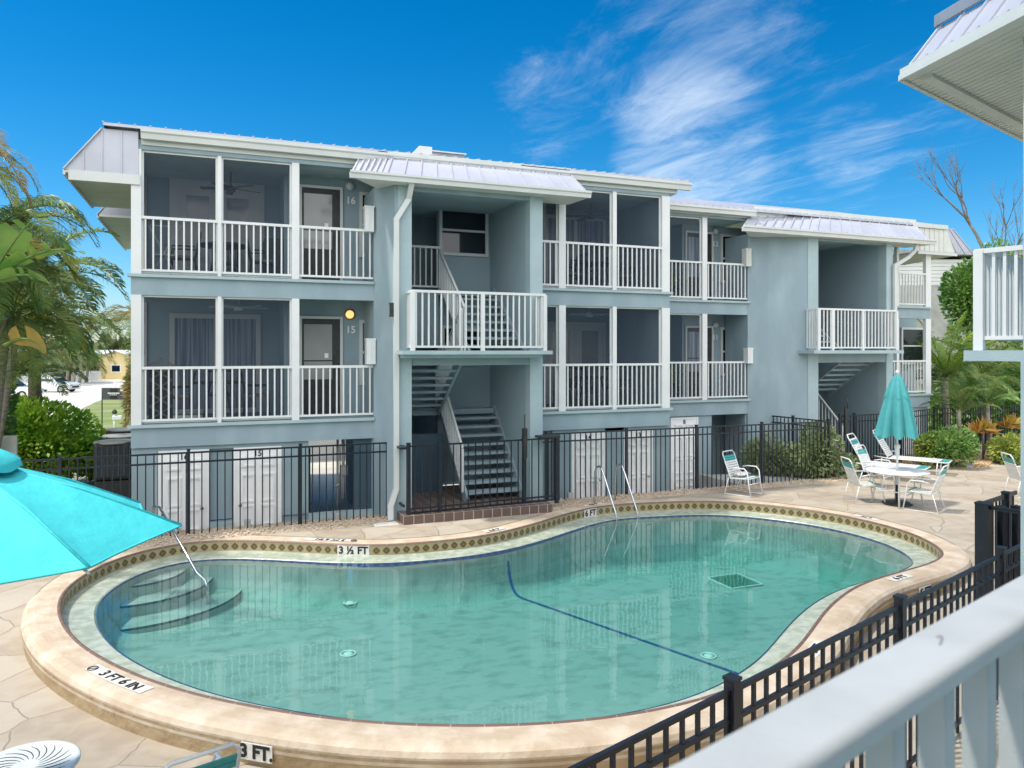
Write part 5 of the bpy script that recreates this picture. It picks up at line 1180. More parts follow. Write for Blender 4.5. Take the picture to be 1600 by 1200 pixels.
# bottom-left side table
tz = deckz(-1.2, 6)+.62; c = Z(38, 1198, 5.35); c = Vector((c.x, c.y, 0)); TB = thing('side_table', 'round white slatted table top in the bottom left corner', 'table', (c.x, c.y, tz-.62))
zt_ = HE-(1198-HY)*5.35/F
mb = MB(); mb.lathe((c.x, c.y, 0), [(0, zt_-.02), (.335, zt_-.02), (.35, zt_-.012), (.352, zt_+.004), (.34, zt_+.012), (.32, zt_+.004), (0, zt_+.004)], 56); o = mb.build('table_top', M_['white'], TB)
mb = MB()
for k in range(22):                      # swirled slots
    a = 2*math.pi*k/22; ps = [Vector((c.x+r_*math.cos(a+.9*(r_-.08)/.25), c.y+r_*math.sin(a+.9*(r_-.08)/.25), zt_+.0045)) for r_ in (.09, .14, .19, .24, .29)]
    mb.tube(ps, [.0015, .0035, .004, .0035, .0015], 6)
mb.build('slot', M_['dark'], TB)
for k in range(3):
    a = R(30+120*k); mb = MB(); mb.tube([(c.x+.25*math.cos(a), c.y+.25*math.sin(a), zt_-.02), (c.x+.31*math.cos(a), c.y+.31*math.sin(a), deckz(c.x, c.y))], .014); mb.build('leg', M_['white'], TB)
# small garden light and rock in the bed
p = G(1512, 731); mb = MB(); bm = bmesh.new(); bmesh.ops.create_icosphere(bm, subdivisions=3, radius=.2)
for v in bm.verts: v.co *= 1+.25*noise.noise(v.co*6); 
me = bpy.data.meshes.new('rock'); [setattr(v, 'co', Vector((v.co.x*1.3, v.co.y, v.co.z*.65))) for v in bm.verts]; bm.to_mesh(me); bm.free(); me.materials.append(M_['rock']); o = bpy.data.objects.new('rock', me); COL.objects.link(o); o.location = (p.x, p.y+.1, .05); tag(o, 'small grey rock on the mulch at the edge of the planting bed', 'rock')
for q_ in me.polygons: q_.use_smooth = True

# ------------------------------------------------------------------ furniture on the screened porches
def porch_chair():
    r = thing('patio_chair', '', 'chair'); mb = MB()
    for x in (-.25, .25):
        mb.tube([(x, -.24, 0), (x, -.22, .42), (x, -.2, .64), (x, .2, .64)], .016, 6); mb.tube([(x, .24, 0), (x, .2, .42), (x, .3, .92)], .016, 6)
    mb.tube([(-.25, .3, .92), (.25, .3, .92)], .02, 6); mb.tube([(-.25, -.22, .42), (.25, -.22, .42)], .016, 6)
    for i in range(7): x = -.21+.07*i; mb.tube([(x, .21, .44), (x, .3, .9)], .008, 5)
    mb.build('frame', M_['dark'], r); mb = MB(); mb.box(-.25, .25, -.24, .22, .41, .46); mb.build('seat', M_['tan'], r, bevel=.01); return r
PC = porch_chair(); PC['category'] = 'chair'
def porch_table():
    r = thing('porch_table', '', 'table'); mb = MB(); mb.lathe((0, 0, 0), [(0, .70), (.5, .70), (.5, .73), (0, .73)], 28); mb.build('table_top', M_['dark'], r); mb = MB()
    for k in range(4): a = R(45+90*k); mb.tube([(.2*math.cos(a), .2*math.sin(a), .7), (.38*math.cos(a), .38*math.sin(a), 0)], .018, 6)
    mb.build('leg_frame', M_['dark'], r); return r
PT = porch_table(); PT['category'] = 'table'
i = 0
for (x, zf, where) in ((.1, Z1, 'lower leftmost porch'), (.2, Z2, 'upper leftmost porch'), (8.6, Z1, 'lower porch right of the left stairs'), (8.7, Z2, 'upper porch right of the left stairs')):
    dup(PT, (x, 16.2, zf), 0, 'dark round table inside the '+where, 'porch tables', i == 0)
    for k, (dx, dy, rz, side) in enumerate(((-.72, -.05, R(-90), 'left'), (.74, .05, R(90), 'right'), (.05, .68, 0, 'far'))):
        dup(PC, (x+dx, 16.2+dy, zf), rz+R(180) if k == 2 and False else rz, 'dark patio chair on the %s side inside the %s' % (side, where), 'porch chairs', i == 0 and k == 0)
    i += 1
mb = MB(); mb.slab([(-1.12, 15.62), (-.72, 15.62), (-.72, 15.66), (-1.12, 15.66)], Z1, Z1+1.02)
o = thing('lattice_panel', 'tan lattice panel with a pointed top in the lower left porch corner', 'panel', (-.9, 15.6, Z1))
mb = MB()
for k in range(4): z0 = Z1+.05+k*.25; mb.bar((-1.1, 15.6, z0), (-.72, 15.6, z0+.25), .03, .03, up=(0, 1, 0)); mb.bar((-.72, 15.61, z0), (-1.1, 15.61, z0+.25), .03, .03, up=(0, 1, 0))
mb.bar((-1.13, 15.6, Z1+1.05), (-.9, 15.6, Z1+1.22), .04, .05, up=(0, 1, 0)); mb.bar((-.9, 15.6, Z1+1.22), (-.67, 15.6, Z1+1.05), .04, .05, up=(0, 1, 0)); mb.build('lattice', M_['tan'], o)
mb = MB(); mb.box(-1.12, -.7, 15.64, 15.68, Z1, Z1+1.05); mb.build('backing', M_['dark'], o)
mb = MB()
for s in (-1, 1): mb.tube([(-.85+s*.22, 15.55, Z2), (-.85, 15.6, Z2+.45), (-.85-s*.28, 15.75, Z2+.98)], .016, 6)
mb.tube([(-1.1, 15.75, Z2+.98), (-.6, 15.75, Z2+.98)], .014, 6); mb.box(-1.05, -.65, 15.55, 15.9, Z2+.40, Z2+.43)
tag(mb.build('folding_chair', M_['concrete']), 'folding chair with crossed pale legs in the corner of the upper left porch', 'chair')
mb = MB(); mb.box(1.0, 1.45, 16.3, 17.0, Z2, Z2+.95); tag(mb.build('storage_cabinet', M_['dark'], bevel=.02), 'dark cabinet behind the screen at the right of the upper left porch', 'cabinet')
for k, (zf, lab) in enumerate(((Z2, 'upper'), (Z1, 'lower'))):
    x = at(1052, 17.9); mb = MB(); mb.lathe((x, 17.9, zf), [(.0, 0), (.18, 0), (.22, .35), (.0, .36)], 14); o = thing('potted_plant', 'potted plant behind the screen of the %s porch of the set-back block' % lab, 'plant', (x, 17.9, zf)); mb.build('pot', M_['dark'], o)
    mb = MB(); rd = random.Random(k)
    for j in range(60):
        a = rd.uniform(0, 6.28); e = rd.uniform(.3, 1.4); d = Vector((math.cos(a)*math.cos(e), math.sin(a)*math.cos(e), math.sin(e))); s = d.cross(Vector((0, 0, 1))).normalized()*.02; b = Vector((x, 17.9, zf+.35)); L_ = rd.uniform(.3, .75); mb.quad(b-s, b+s, b+d*L_+s*.3, b+d*L_-s*.3)
    mb.build('leaves', M_['shrub'], o, fix=False)

# ------------------------------------------------------------------ vegetation
def leaf_quad(mb, p, d, n, l, w):
    s = d.cross(n).normalized()*w; b = len(mb.v)
    mb.v += [p, p+d*l*.45+s, p+d*l, p+d*l*.45-s]; mb.f.append((b, b+1, b+2, b+3)); mb.sm.append(False)
def rv(rd): 
    while True:
        v = Vector((rd.uniform(-1, 1), rd.uniform(-1, 1), rd.uniform(-1, 1)))
        if .05 < v.length < 1: return v
def frond(mb, base, az, el, L_, nl, ll, droop, rd, wleaf=.018, stem=None, twist=0, vshape=.35):
    d = Vector((math.cos(az)*math.cos(el), math.sin(az)*math.cos(el), math.sin(el))); p = Vector(base); path = [p.copy()]; n = 14
    for i in range(n):
        p = p+d*(L_/n); path.append(p.copy()); d.z -= droop*(.35+1.3*i/n)/n*2; d.normalize()
    if stem is not None: stem.tube(path, [.022*(1-.85*i/n)*max(1, L_/2.2)*.8 for i in range(n+1)], 5, cap=False)
    for k in range(nl):
        t = .12+.88*(k+.5)/nl; f = t*n; i = min(int(f), n-1); q = path[i].lerp(path[i+1], f-i); tg = (path[i+1]-path[i]).normalized(); sd_ = tg.cross(Vector((0, 0, 1)))
        if sd_.length < .05: sd_ = Vector((1, 0, 0))
        sd_.normalize(); up = sd_.cross(tg).normalized(); l = ll*(math.sin(math.pi*min(1, t*.86+.12))**.6)*rd.uniform(.8, 1.1)
        for s in (-1, 1):
            dl = (sd_*s*rd.uniform(.75, 1)+tg*rd.uniform(.35, .75)+up*(vshape+rd.uniform(-.25, .2))).normalized(); dl2 = (dl+Vector((0, 0, -.55-rd.uniform(0, .5)))).normalized()
            a = q; m = q+dl*l*.5; e = m+dl2*l*.5; w = (tg*.6+up*.4*s).normalized()*wleaf; b = len(mb.v)
            mb.v += [a-w*.5, a+w*.5, m+w, m-w, e]; mb.f += [(b, b+1, b+2, b+3), (b+3, b+2, b+4)]; mb.sm += [False, False]
def palm(name, lab, base, top, r0, fr, mats, seed, group='palms beside the left block', dry=0, trunk='palmbark', cat='palm tree'):
    rd = random.Random(seed); base = Vector(base); top = Vector(top); o = thing(name, lab, cat, base, group)
    mb = MB(); n = 10; ps = [base.lerp(top, i/n)+Vector((math.sin(i*.5)*.06, 0, 0)) for i in range(n+1)]; mb.tube(ps, [r0*(1.25-.45*i/n) for i in range(n+1)], 10); mb.build('trunk', M_[trunk], o)
    st = MB(); groups = {}
    for (cnt, L_, nl, ll, e0, e1, droop, mt, az0, az1) in fr:
        m = groups.setdefault(mt, MB())
        for i in range(cnt):
            az = az0+(az1-az0)*(i+rd.uniform(.1, .9))/cnt; frond(m, top+Vector((0, 0, rd.uniform(-.15, .1))), az, rd.uniform(e0, e1), L_*rd.uniform(.85, 1.12), nl, ll, droop*rd.uniform(.8, 1.2), rd, wleaf=.0125*max(.9, ll/.45), stem=st)
    for mt, m in groups.items(): m.build('crown', M_[mt], o, fix=False)
    st.build('frond_stem', M_['palm'], o); return o
PI2 = 2*math.pi
gz_ = -.62
# big golden palm at the left edge and its companions
b = Z(-60, 700, 13.5); t = Z(-12, 375, 13.3)
palm('palm_tree', 'tall palm at the left edge with dense arching green and golden fronds', (b.x, b.y, gz_), t, .14, [(20, 1.9, 60, .5, .1, 1.2, 1.2, 'palm', 0, PI2), (12, 1.8, 56, .46, .1, .9, 1.3, 'palmyel', 0, PI2), (16, 1.6, 52, .44, -.7, .1, .9, 'palm', 0, PI2)], 0, 1)
b = Z(-50, 700, 15); t = Z(20, 490, 14.7)
palm('palm_tree', 'lower bushy palm whose fronds droop beside the banana leaves', (b.x, b.y, gz_), t, .12, [(20, 2.0, 58, .5, .1, 1.2, 1.1, 'palm', 0, PI2), (12, 1.7, 50, .44, -.8, .1, .8, 'palm', 0, PI2), (6, 1.8, 50, .42, .2, .8, 1.2, 'palmyel', -.5, 3)], 0, 2)
b = Z(-70, 700, 12.5); t = Z(-75, 235, 12.4)
palm('palm_tree', 'tallest palm at the left edge with brown hanging seed fronds against the sky', (b.x, b.y, gz_), t, .12, [(7, 1.55, 40, .4, .1, .8, 1.6, 'palmdry', -1.2, 1.6), (6, 1.6, 44, .4, -.3, .5, 1.3, 'palmyel', 0, PI2)], 0, 3)
b = Z(45, 690, 21); t = Z(60, 520, 21)
palm('palm_tree', 'palm with a ragged brown trunk among the left greenery beside the bright hedge', (b.x, b.y, gz_), t, .17, [(13, 2.5, 50, .55, .2, 1.2, 1.1, 'palm', 0, PI2), (7, 2.0, 44, .5, -.8, 0, .8, 'palm', 0, PI2), (5, 1.5, 40, .4, -1.3, -.7, .3, 'palmdry', 0, PI2)], 0, 4, trunk='bark')
b = Z(255, 690, 27); t = Z(232, 500, 27)
palm('palm_tree', 'thin brownish palm whose fronds show left of the building corner', (b.x, b.y, gz_), t, .12, [(7, 3.0, 46, .5, .2, .8, 1.2, 'palmdry', 1.6, 4.6), (5, 2.6, 46, .5, -.2, .5, 1.1, 'palm', 1.6, 4.6)], 0, 5)
b = Z(-40, 690, 17); t = Z(45, 445, 17)
palm('palm_tree', 'feathery palm behind the banana leaves whose fronds fan toward the building', (b.x, b.y, gz_), t, .10, [(22, 2.3, 60, .55, .1, 1.3, 1.1, 'palm', 0, PI2), (12, 1.9, 52, .46, -.8, .1, .8, 'palm', 0, PI2), (8, 2.1, 52, .46, 0, .8, 1.2, 'palmyel', 0, PI2)], 0, 6)
b = Z(-30, 690, 18); t = Z(15, 590, 18)
palm('palm_tree', 'low palm clump at the left edge in front of the parked cars', (b.x, b.y, gz_), t, .10, [(22, 1.9, 50, .5, .3, 1.4, .9, 'palm', 0, PI2)], 0, 7)
# banana plant
def banana_leaf(mb, st, base, az, el, L_, w, droop, roll=0, rd=random):
    d = Vector((math.cos(az)*math.cos(el), math.sin(az)*math.cos(el), math.sin(el))); p = Vector(base); path = [p.copy()]; n = 16
    for i in range(n): p = p+d*(L_/n); path.append(p.copy()); d.z -= droop*(.2+1.5*i/n)/n*2; d.normalize()
    st.tube(path, [.03*(1-.8*i/n) for i in range(n+1)], 6)
    for s in (-1, 1):
        prev = None
        for i in range(1, n+1):
            t = i/n; tg = (path[i]-path[i-1]).normalized(); sd_ = tg.cross(Vector((0, 0, 1))).normalized(); up = sd_.cross(tg); sd_ = (sd_*math.cos(roll)+up*math.sin(roll)*s*0+up*math.sin(roll)).normalized() if roll else sd_
            ww = w*max(0, math.sin(math.pi*min(1, max(0, (t-.15)/.85))**.8))**.5; e = path[i]+(sd_*s*ww)+up*ww*.22+tg*ww*.15; m = path[i].lerp(e, .5)+up*.03
            if prev and not (rd.random() < .28 and i > 5):
                b = len(mb.v); mb.v += [path[i-1], path[i], m, prev[0], e, prev[1]]; mb.f += [(b, b+1, b+2, b+3), (b+3, b+2, b+4, b+5)]; mb.sm += [True, True]
            prev = (m, e)
o = thing('banana_plant', 'banana plant with broad bright leaves among the left palms', 'plant', (Z(25, 690, 12.6).x, Z(25, 690, 12.6).y, gz_))
rd = random.Random(5); mb = MB(); st = MB(); c = Z(-22, 446, 11.4); c0 = Vector((c.x-.9, c.y-.2, gz_)); sk = MB(); sk.tube([c0, c0.lerp(c, .5), c], [.08, .06, .05], 10); sk.build('trunk', M_['bark'], o)
R_ = Vector((cth, -sth, 0)); azR = math.atan2(R_.y, R_.x)        # azimuth of the picture's right
for az, el, L_, w, dr, roll in ((azR-.1, .62, 1.75, .15, .62, .5), (azR+.35, 1.12, 1.15, .27, .25, 1.2), (azR-.35, .28, 1.35, .12, .5, .8), (azR+3.3, .7, 1.2, .26, .7, .9)): banana_leaf(mb, st, c, az, el, L_, w, dr, roll, rd)
mb.build('leaf', M_['banana'], o, fix=False); mb = MB(); c2 = Z(6, 540, 11.6)
st2 = MB(); banana_leaf(mb, st2, c2, azR-.15, .45, .85, .2, 1.3, 1.0, rd); mb.build('dry_leaf', M_['bananadry'], o, fix=False); st2.build('stem', M_['banana'], o); st.build('stem', M_['banana'], o)
def bush(name, lab, cat, cen, rad, n, l, w, m, seed, group=None, flat=.6, stems=True, shape=1.0):
    rd = random.Random(seed); o = thing(name, lab, cat, (cen[0], cen[1], cen[2]-rad[2]), group); mb = MB(); cen = Vector(cen); lobes = [(rv(rd)*.62, rd.uniform(.35, .62)) for _ in range(16)]
    for i in range(n):
        c, r_ = lobes[rd.randrange(16)]; v = rv(rd); v = v.normalized()*v.length**.35; q = c+v*r_
        if q.length > 1.05: q = q.normalized()*1.02
        p = cen+Vector((q.x*rad[0], q.y*rad[1], q.z*rad[2])); d = (q.normalized()+rv(rd)*.9).normalized(); nn = rv(rd).normalized(); leaf_quad(mb, p, d, nn, l*rd.uniform(.6, 1.25), w*rd.uniform(.7, 1.2))
    mb.build('foliage', M_[m], o, fix=False)
    if stems:
        mb = MB()
        for k in range(9): a = rd.uniform(0, 6.28); b_ = cen+Vector((math.cos(a)*rad[0]*.15, math.sin(a)*rad[1]*.15, -rad[2])); mb.tube([b_, b_+Vector((math.cos(a)*rad[0]*.35, math.sin(a)*rad[1]*.35, rad[2]*1.2))], [.03*rad[0], .01*rad[0]], 5)
        mb.build('stem', M_['bark'], o)
    return o
c = Z(78, 690, 21); bush('hedge_bush', 'large bright green hedge bush behind the left fence', 'bush', (c.x-.40, c.y, .66), (1.65, 1.6, 1.34), 12000, .17, .05, 'bush', 11)
c = Z(148, 700, 22.5); bush('hedge_bush', 'smaller yellow-green bush between the large hedge bush and the condenser units', 'bush', (c.x, c.y, .2), (.9, .9, .78), 3800, .14, .045, 'bush', 12)
c = Z(-10, 560, 17.5); bush('broadleaf_tree', 'dark leafy shrub filling the lower left edge under the palms', 'tree', (c.x-.6, c.y, 1.8), (1.2, 1.2, 2.0), 5200, .2, .05, 'tree', 13)
c = Z(45, 650, 19.5); bush('broadleaf_tree', 'thin dark shrub with small leaves in front of the parked cars', 'tree', (c.x-.8, c.y, 1.6), (.5, .5, .9), 900, .14, .03, 'tree', 14)
c = Z(222, 590, 30); bush('columnar_tree', 'brown-green feathery column tree just left of the building corner', 'tree', (c.x, c.y, 1.9), (.75, .9, 2.6), 7000, .3, .03, 'palmdry', 15, flat=1)
c = G(1308, 751); bush('juniper_bush', 'rounded grey-green juniper bush outside the fence corner', 'bush', (c.x+.35, c.y+.75, .55), (1.15, .8, .85), 9000, .13, .022, 'juniper', 16)
c = Vector((14.0, 16.2, 0)); bush('juniper_bush', 'dark bush enclosed behind the black fence corner', 'bush', (c.x, c.y, .45), (.75, .7, .6), 3800, .1, .025, 'juniper', 17)
mb = MB(); mb.slab([(12.2, 15.10), (15.6, 15.25), (14.4, 16.0), (12.2, 16.9)], -.3, -.02); tag(mb.build('planter_kerb', M_['concrete']), 'pale concrete slab behind the fence beside the dark enclosed bush', 'slab')
for k, (px, py, rx, rz_, m, lab, n) in enumerate(((1478, 735, .75, .62, 'shrub', 'full green shrub with reddish tips at the front of the planting bed', 4200), (1448, 732, .35, .5, 'ylshrub', 'sparse grey-green shrub left of the full green shrub', 900), (1572, 728, .55, .45, 'ylshrub', 'yellow-green shrub at the right end of the planting bed', 2600), (1562, 700, .32, .5, 'shrub', 'small upright green shrub in front of the right fence', 900))):
    c = G(px, py); q = c+Vector((c.x, c.y, 0)).normalized()*rx; bush('shrub', lab, 'shrub', (q.x, q.y, rz_), (rx, rx, rz_), n, .12, .032, m, 20+k)
def croton(cx, cy, zb, r_, lab, seed):
    rd = random.Random(seed); o = thing('croton', lab, 'plant', (cx, cy, 0), 'orange crotons'); st = MB(); st.tube([(cx, cy, 0), (cx, cy, zb)], .03, 6); st.build('stem', M_['bark'], o); st = MB(); st.tube([(cx, cy, .1), (cx+.25, cy, zb*.8)], .025, 6); st.build('stem', M_['bark'], o); mb = MB()
    for hx in (0, .25, -.22):
        for i in range(26):
            a = rd.uniform(0, 6.28); e = rd.uniform(-.1, 1.4); d = Vector((math.cos(a)*math.cos(e), math.sin(a)*math.cos(e), math.sin(e))); leaf_quad(mb, Vector((cx+hx, cy, zb-(abs(hx)*.4))), d, rv(rd).normalized(), r_*rd.uniform(.7, 1.1), .05)
    mb.build('leaves', M_['croton'], o, fix=False)
c = Z(1536, 700, 22.6); croton(c.x, c.y, .95, .45, 'orange and yellow croton behind the full green shrub', 1); c = Z(1580, 700, 23.2); croton(c.x, c.y, 1.05, .4, 'dull orange croton by the right edge column', 2)
# right-hand palms
def pz(px, py, zc): v = Z(px, py, zc); return (v.x, v.y, v.z)
b = Z(1478, 660, 25.5); palm('palm_tree', 'bright lime-topped palm right of the set-back block', (b.x, b.y, -.6), pz(1478, 590, 25.5), .13, [(10, 2.1, 50, .5, .85, 1.4, .5, 'lime', 0, PI2), (11, 2.2, 46, .5, .1, .7, .9, 'palm', 0, PI2)], 0, 31, 'palms beyond the right fence')
b = Z(1545, 660, 27); palm('palm_tree', 'wide dark palm between the lime palm and the right column', (b.x, b.y, -.6), pz(1535, 585, 27), .14, [(13, 3.0, 56, .6, .2, 1.0, .9, 'palm', 0, PI2), (8, 2.4, 50, .55, -.5, .2, .8, 'palm', 0, PI2)], 0, 32, 'palms beyond the right fence')
b = Z(1610, 660, 26); palm('palm_tree', 'dark palm half hidden behind the right edge column', (b.x, b.y, -.6), pz(1612, 560, 26), .14, [(13, 3.0, 56, .6, 0, 1.0, 1.0, 'palm', 0, PI2)], 0, 33, 'palms beyond the right fence')
for k, (px, py, lab) in enumerate(((1545, 632, 'small fan-like palm with upright green leaves just above the right fence'), (1500, 640, 'low bluish palm at the foot of the lime-topped palm'))):
    b = Z(px, 660, 23); palm('palm_tree', lab, (b.x, b.y, -.3), pz(px, py, 23), .07, [(11, 1.2, 32, .3, .4, 1.3, .7, ['shrub', 'palm'][k], 0, PI2)], 0, 40+k, 'palms beyond the right fence')
c = Z(1500, 610, 33); bush('understorey_shrub', 'dark broad shrub mass behind the right palms', 'shrub', (c.x+1.5, c.y, 1.2), (4.2, 1.4, 1.9), 9000, .3, .07, 'tree', 51)
c = Z(1600, 610, 31); bush('understorey_shrub', 'dark shrub mass behind the right edge column', 'shrub', (c.x+1.5, c.y, 1.4), (2.8, 1.4, 2.2), 5000, .3, .07, 'tree', 52)
c = Z(1512, 468, 30); bush('broadleaf_tree', 'rounded leafy tree in front of the white house on the right', 'tree', (c.x+.45, c.y, c.z), (1.75, 1.3, 1.75), 7500, .2, .055, 'tree', 53)
c2 = Z(1520, 440, 31); bush('broadleaf_tree', 'taller leafy tree just left of the near grey landing', 'tree', (c2.x+1.4, c2.y, c2.z-.4), (1.5, 1.3, 2.1), 5000, .2, .055, 'tree', 54)
# bare tree
def bare_tree(base, top, lab, seed):
    rd = random.Random(seed); o = thing('bare_tree', lab, 'tree', base); mb = MB(); tw = MB()
    def grow(p, d, l, r_, dep):
        q = p; pts_ = [p]
        for i in range(4): d = (d+rv(rd)*.22+Vector((0, 0, .10))).normalized(); q = q+d*l/4; pts_.append(q)
        (mb if dep < 2 else tw).tube(pts_, [r_*(1-.14*i) for i in range(5)], 6 if dep < 2 else 4, cap=False)
        if dep > 4: return
        for k in range(3 if dep < 4 else 2):
            a = rv(rd); a = (a-d*a.dot(d)).normalized(); grow(pts_[rd.choice((2, 3, 4))], (d+a*rd.uniform(.2, .45)).normalized(), (2.5 if dep == 0 else l*rd.uniform(.6, .82)), r_*.55, dep+1)
    b = Vector(base); t = Vector(top); grow(b, (t-b).normalized(), (t-b).length, .16, 0); mb.build('trunk', M_['bark'], o); tw.build('branches', M_['bark'], o)
b = Z(1612, 600, 33); t = Z(1590, 395, 33); bare_tree((b.x, b.y, -.6), t, 'leafless tree with reddish twigs against the sky on the right', 8)
# ------------------------------------------------------------------ background on the right
hs = thing('white_house', 'white siding house behind the trees on the right', 'house', (40, 30, gz_))
def rot_house(root, c, w, d, h, ang, m, roofm, rh, ov=.4):
    ax = Vector((math.cos(ang), math.sin(ang), 0)); ay = Vector((-ax.y, ax.x, 0)); c = Vector(c)
    mb = MB(); mb.obox(c+Vector((0, 0, h/2)), ax, ay, Vector((0, 0, 1)), w/2, d/2, h/2); b = len(mb.v)
    mb.quad(c+ax*w/2-ay*d/2+Vector((0, 0, h)), c+ax*w/2+ay*d/2+Vector((0, 0, h)), c+ax*w/2+Vector((0, 0, h+rh*.93))); mb.quad(c-ax*w/2-ay*d/2+Vector((0, 0, h)), c-ax*w/2+ay*d/2+Vector((0, 0, h)), c-ax*w/2+Vector((0, 0, h+rh*.93)))
    mb.build('wall', M_[m], root); mb = MB(); e = ax*(w/2+ov)
    for s in (-1, 1):
        q = ay*s*(d/2+ov); lo = Vector((0, 0, h-ov*rh/(d/2))); hi = Vector((0, 0, h+rh)); 
        for dz0 in (0, .12): mb.quad(c-e+q+lo+Vector((0, 0, dz0)), c+e+q+lo+Vector((0, 0, dz0)), c+e+hi+Vector((0, 0, dz0)), c-e+hi+Vector((0, 0, dz0)))
        for sg in (-1, 1): mb.quad(c+e*sg+q+lo, c+e*sg+hi, c+e*sg+hi+Vector((0, 0, .12)), c+e*sg+q+lo+Vector((0, 0, .12)))
        mb.quad(c-e+q+lo, c+e+q+lo, c+e+q+lo+Vector((0, 0, .12)), c-e+q+lo+Vector((0, 0, .12)))
    mb.build('roof', M_[roofm], root); return ax, ay
wl1, wr1 = Z(1330, 600, 40), Z(1600, 600, 40)
mb = MB(); a = Vector((wl1.x, wl1.y, 0)); b = Vector((wr1.x, wr1.y, 0)); dd_ = (b-a).normalized(); nn = Vector((-dd_.y, dd_.x, 0))
zt1 = HE-(400-HY)*40/F; zm1 = HE-(446-HY)*40/F
mb.obox((a+b)/2+nn*1.5+Vector((0, 0, (zm1+gz_)/2)), dd_, nn, Vector((0, 0, 1)), (b-a).length/2, 1.5, (zm1-gz_)/2); mb.build('wall', M_['concrete'], hs)
mb = MB(); hh = (zt1-zm1)
for i in range(8): z0 = zm1+hh*i/8; mb.obox((a+b)/2+nn*(1.47+.02)+Vector((0, 0, z0+hh/16)), dd_, (nn+Vector((0, 0, .12))).normalized(), Vector((0, 0, 1)), (b-a).length/2, 1.5, hh/16-.008)
mb.build('siding', M_['wsiding'], hs)
mb = MB(); mb.obox((a+b)/2+nn*2.2+Vector((0, 0, zt1+.15)), dd_, nn, Vector((0, 0, 1)), (b-a).length/2+.4, 2.6, .14); mb.build('roof', M_['greyroof'], hs)

# ------------------------------------------------------------------ street on the left
def car(loc, rz, paint, label, suv=False):
    t = thing('parked_car', label, 'car', (0, 0, 0), 'cars parked in the lot'); L_, H_ = 4.6, (1.65 if suv else 1.45); mb = MB(); hw = .88
    lower = [(-2.3, .45), (-2.28, .8), (-1.9, .92), (-.9 if not suv else -1.1, 1.0), (1.9, 1.0), (2.2, .92), (2.3, .5), (2.2, .28), (-2.2, .28)]
    roofp = [(-1.0, .98), (-.35, H_-.04), (.2, H_), (1.2 if not suv else 1.8, H_-.05), (1.95 if not suv else 2.15, .98)]
    def prism(mb, prof, w0, w1=None):
        b = len(mb.v); n = len(prof)
        for s in (-1, 1):
            for x, z in prof: w = w0 if (w1 is None or z < 1.05) else w1; mb.v.append(Vector((x, s*w, z)))
        mb.f.append(tuple(range(b, b+n))); mb.f.append(tuple(b+n+i for i in reversed(range(n)))); mb.sm += [False, False]
        for i in range(n): j = (i+1) % n; mb.f.append((b+i, b+n+i, b+n+j, b+j)); mb.sm.append(False)
    prism(mb, lower, hw); prism(mb, roofp, hw-.05, hw-.25); bd = mb.build('body', M_[paint], t, bevel=.05)
    mb = MB()
    for s in (-1, 1): y0 = s*(hw-.07); y1 = s*(hw-.22); mb.quad((-.75, y0+s*.02, 1.06), (1.55, y0+s*.02, 1.06), (1.15, y1+s*.02, H_-.14), (-.3, y1+s*.02, H_-.14))
    mb.quad((-.98, -.74, 1.04), (-.98, .74, 1.04), (-.42, .6, H_-.1), (-.42, -.6, H_-.1)); mb.build('window', M_['darkwin'], t, fix=False)
    for x in (-1.4, 1.4):
        for s in (-1, 1):
            mb = MB(); mb.tube([(x, s*(hw-.18), .34), (x, s*(hw+.01), .34)], .34, 20); w = mb.build('wheel', M_['rubber'], t); mb = MB(); mb.tube([(x, s*(hw+.0), .34), (x, s*(hw+.025), .34)], .21, 12); mb.build('rim', M_['steel'], w)
    for s in (-1, 1): mb = MB(); mb.box(-2.31, -2.2, s*.62-.16, s*.62+.16, .62, .76); mb.build('headlight', M_['steel'], t)
    mb = MB(); mb.box(-2.32, -2.28, -.5, .5, .42, .62); mb.build('grille', M_['dark'], t)
    t.location = loc; t.rotation_euler = (0, 0, rz); return t
c = Z(82, 596, 72); car((c.x, c.y, -.61), R(155), 'carwhite', 'white car with its front wheel showing right of the ragged palm trunk'); c = Z(15, 600, 62); car((c.x, c.y, -.61), R(165), 'carwhite', 'white car at the left edge seen through the palm leaves', True)
c = Z(40, 592, 88); car((c.x, c.y, -.61), R(160), 'carsilver', 'silver car parked behind the two white cars', True)
yh = thing('yellow_house', 'small yellow gabled house at the end of the lot', 'house', (0, 0, 0))
c = Z(183, 587, 104); ax, ay = rot_house(yh, (c.x+1.0, c.y+4, -.6), 6.6, 7.4, 2.7, TH*-1+R(90), 'yellow', 'wsiding', 1.25)
mb = MB(); fc = Vector((c.x+1.0, c.y+4, -.6))-ax*3.32; mb.obox(fc+Vector((0, 0, 1.5))-ay*.0, ay, ax, Vector((0, 0, 1)), .75, .03, .6); w_ = mb.build('window', M_['wsiding'], yh); mb = MB(); mb.obox(fc-ax*.03+Vector((0, 0, 1.5)), ay, ax, Vector((0, 0, 1)), .55, .02, .42); mb.build('pane', M_['darkwin'], w_)
wh = thing('white_house', 'white flat house left of the small yellow house', 'house', (0, 0, 0)); c = Z(150, 587, 112); rot_house(wh, (c.x, c.y+4, -.6), 8.5, 7, 3.3, -TH, 'wsiding', 'wsiding', .7)
wf = thing('picket_fence', 'low white fence across the lot in front of the far palms', 'fence', (0, 0, 0)); mb = MB(); a = Z(112, 588, 98); b = Z(158, 588, 98); n = 26
for i in range(n): p = a.lerp(b, i/n); mb.box(p.x-.05, p.x+.05, p.y-.04, p.y, -.6, .75)
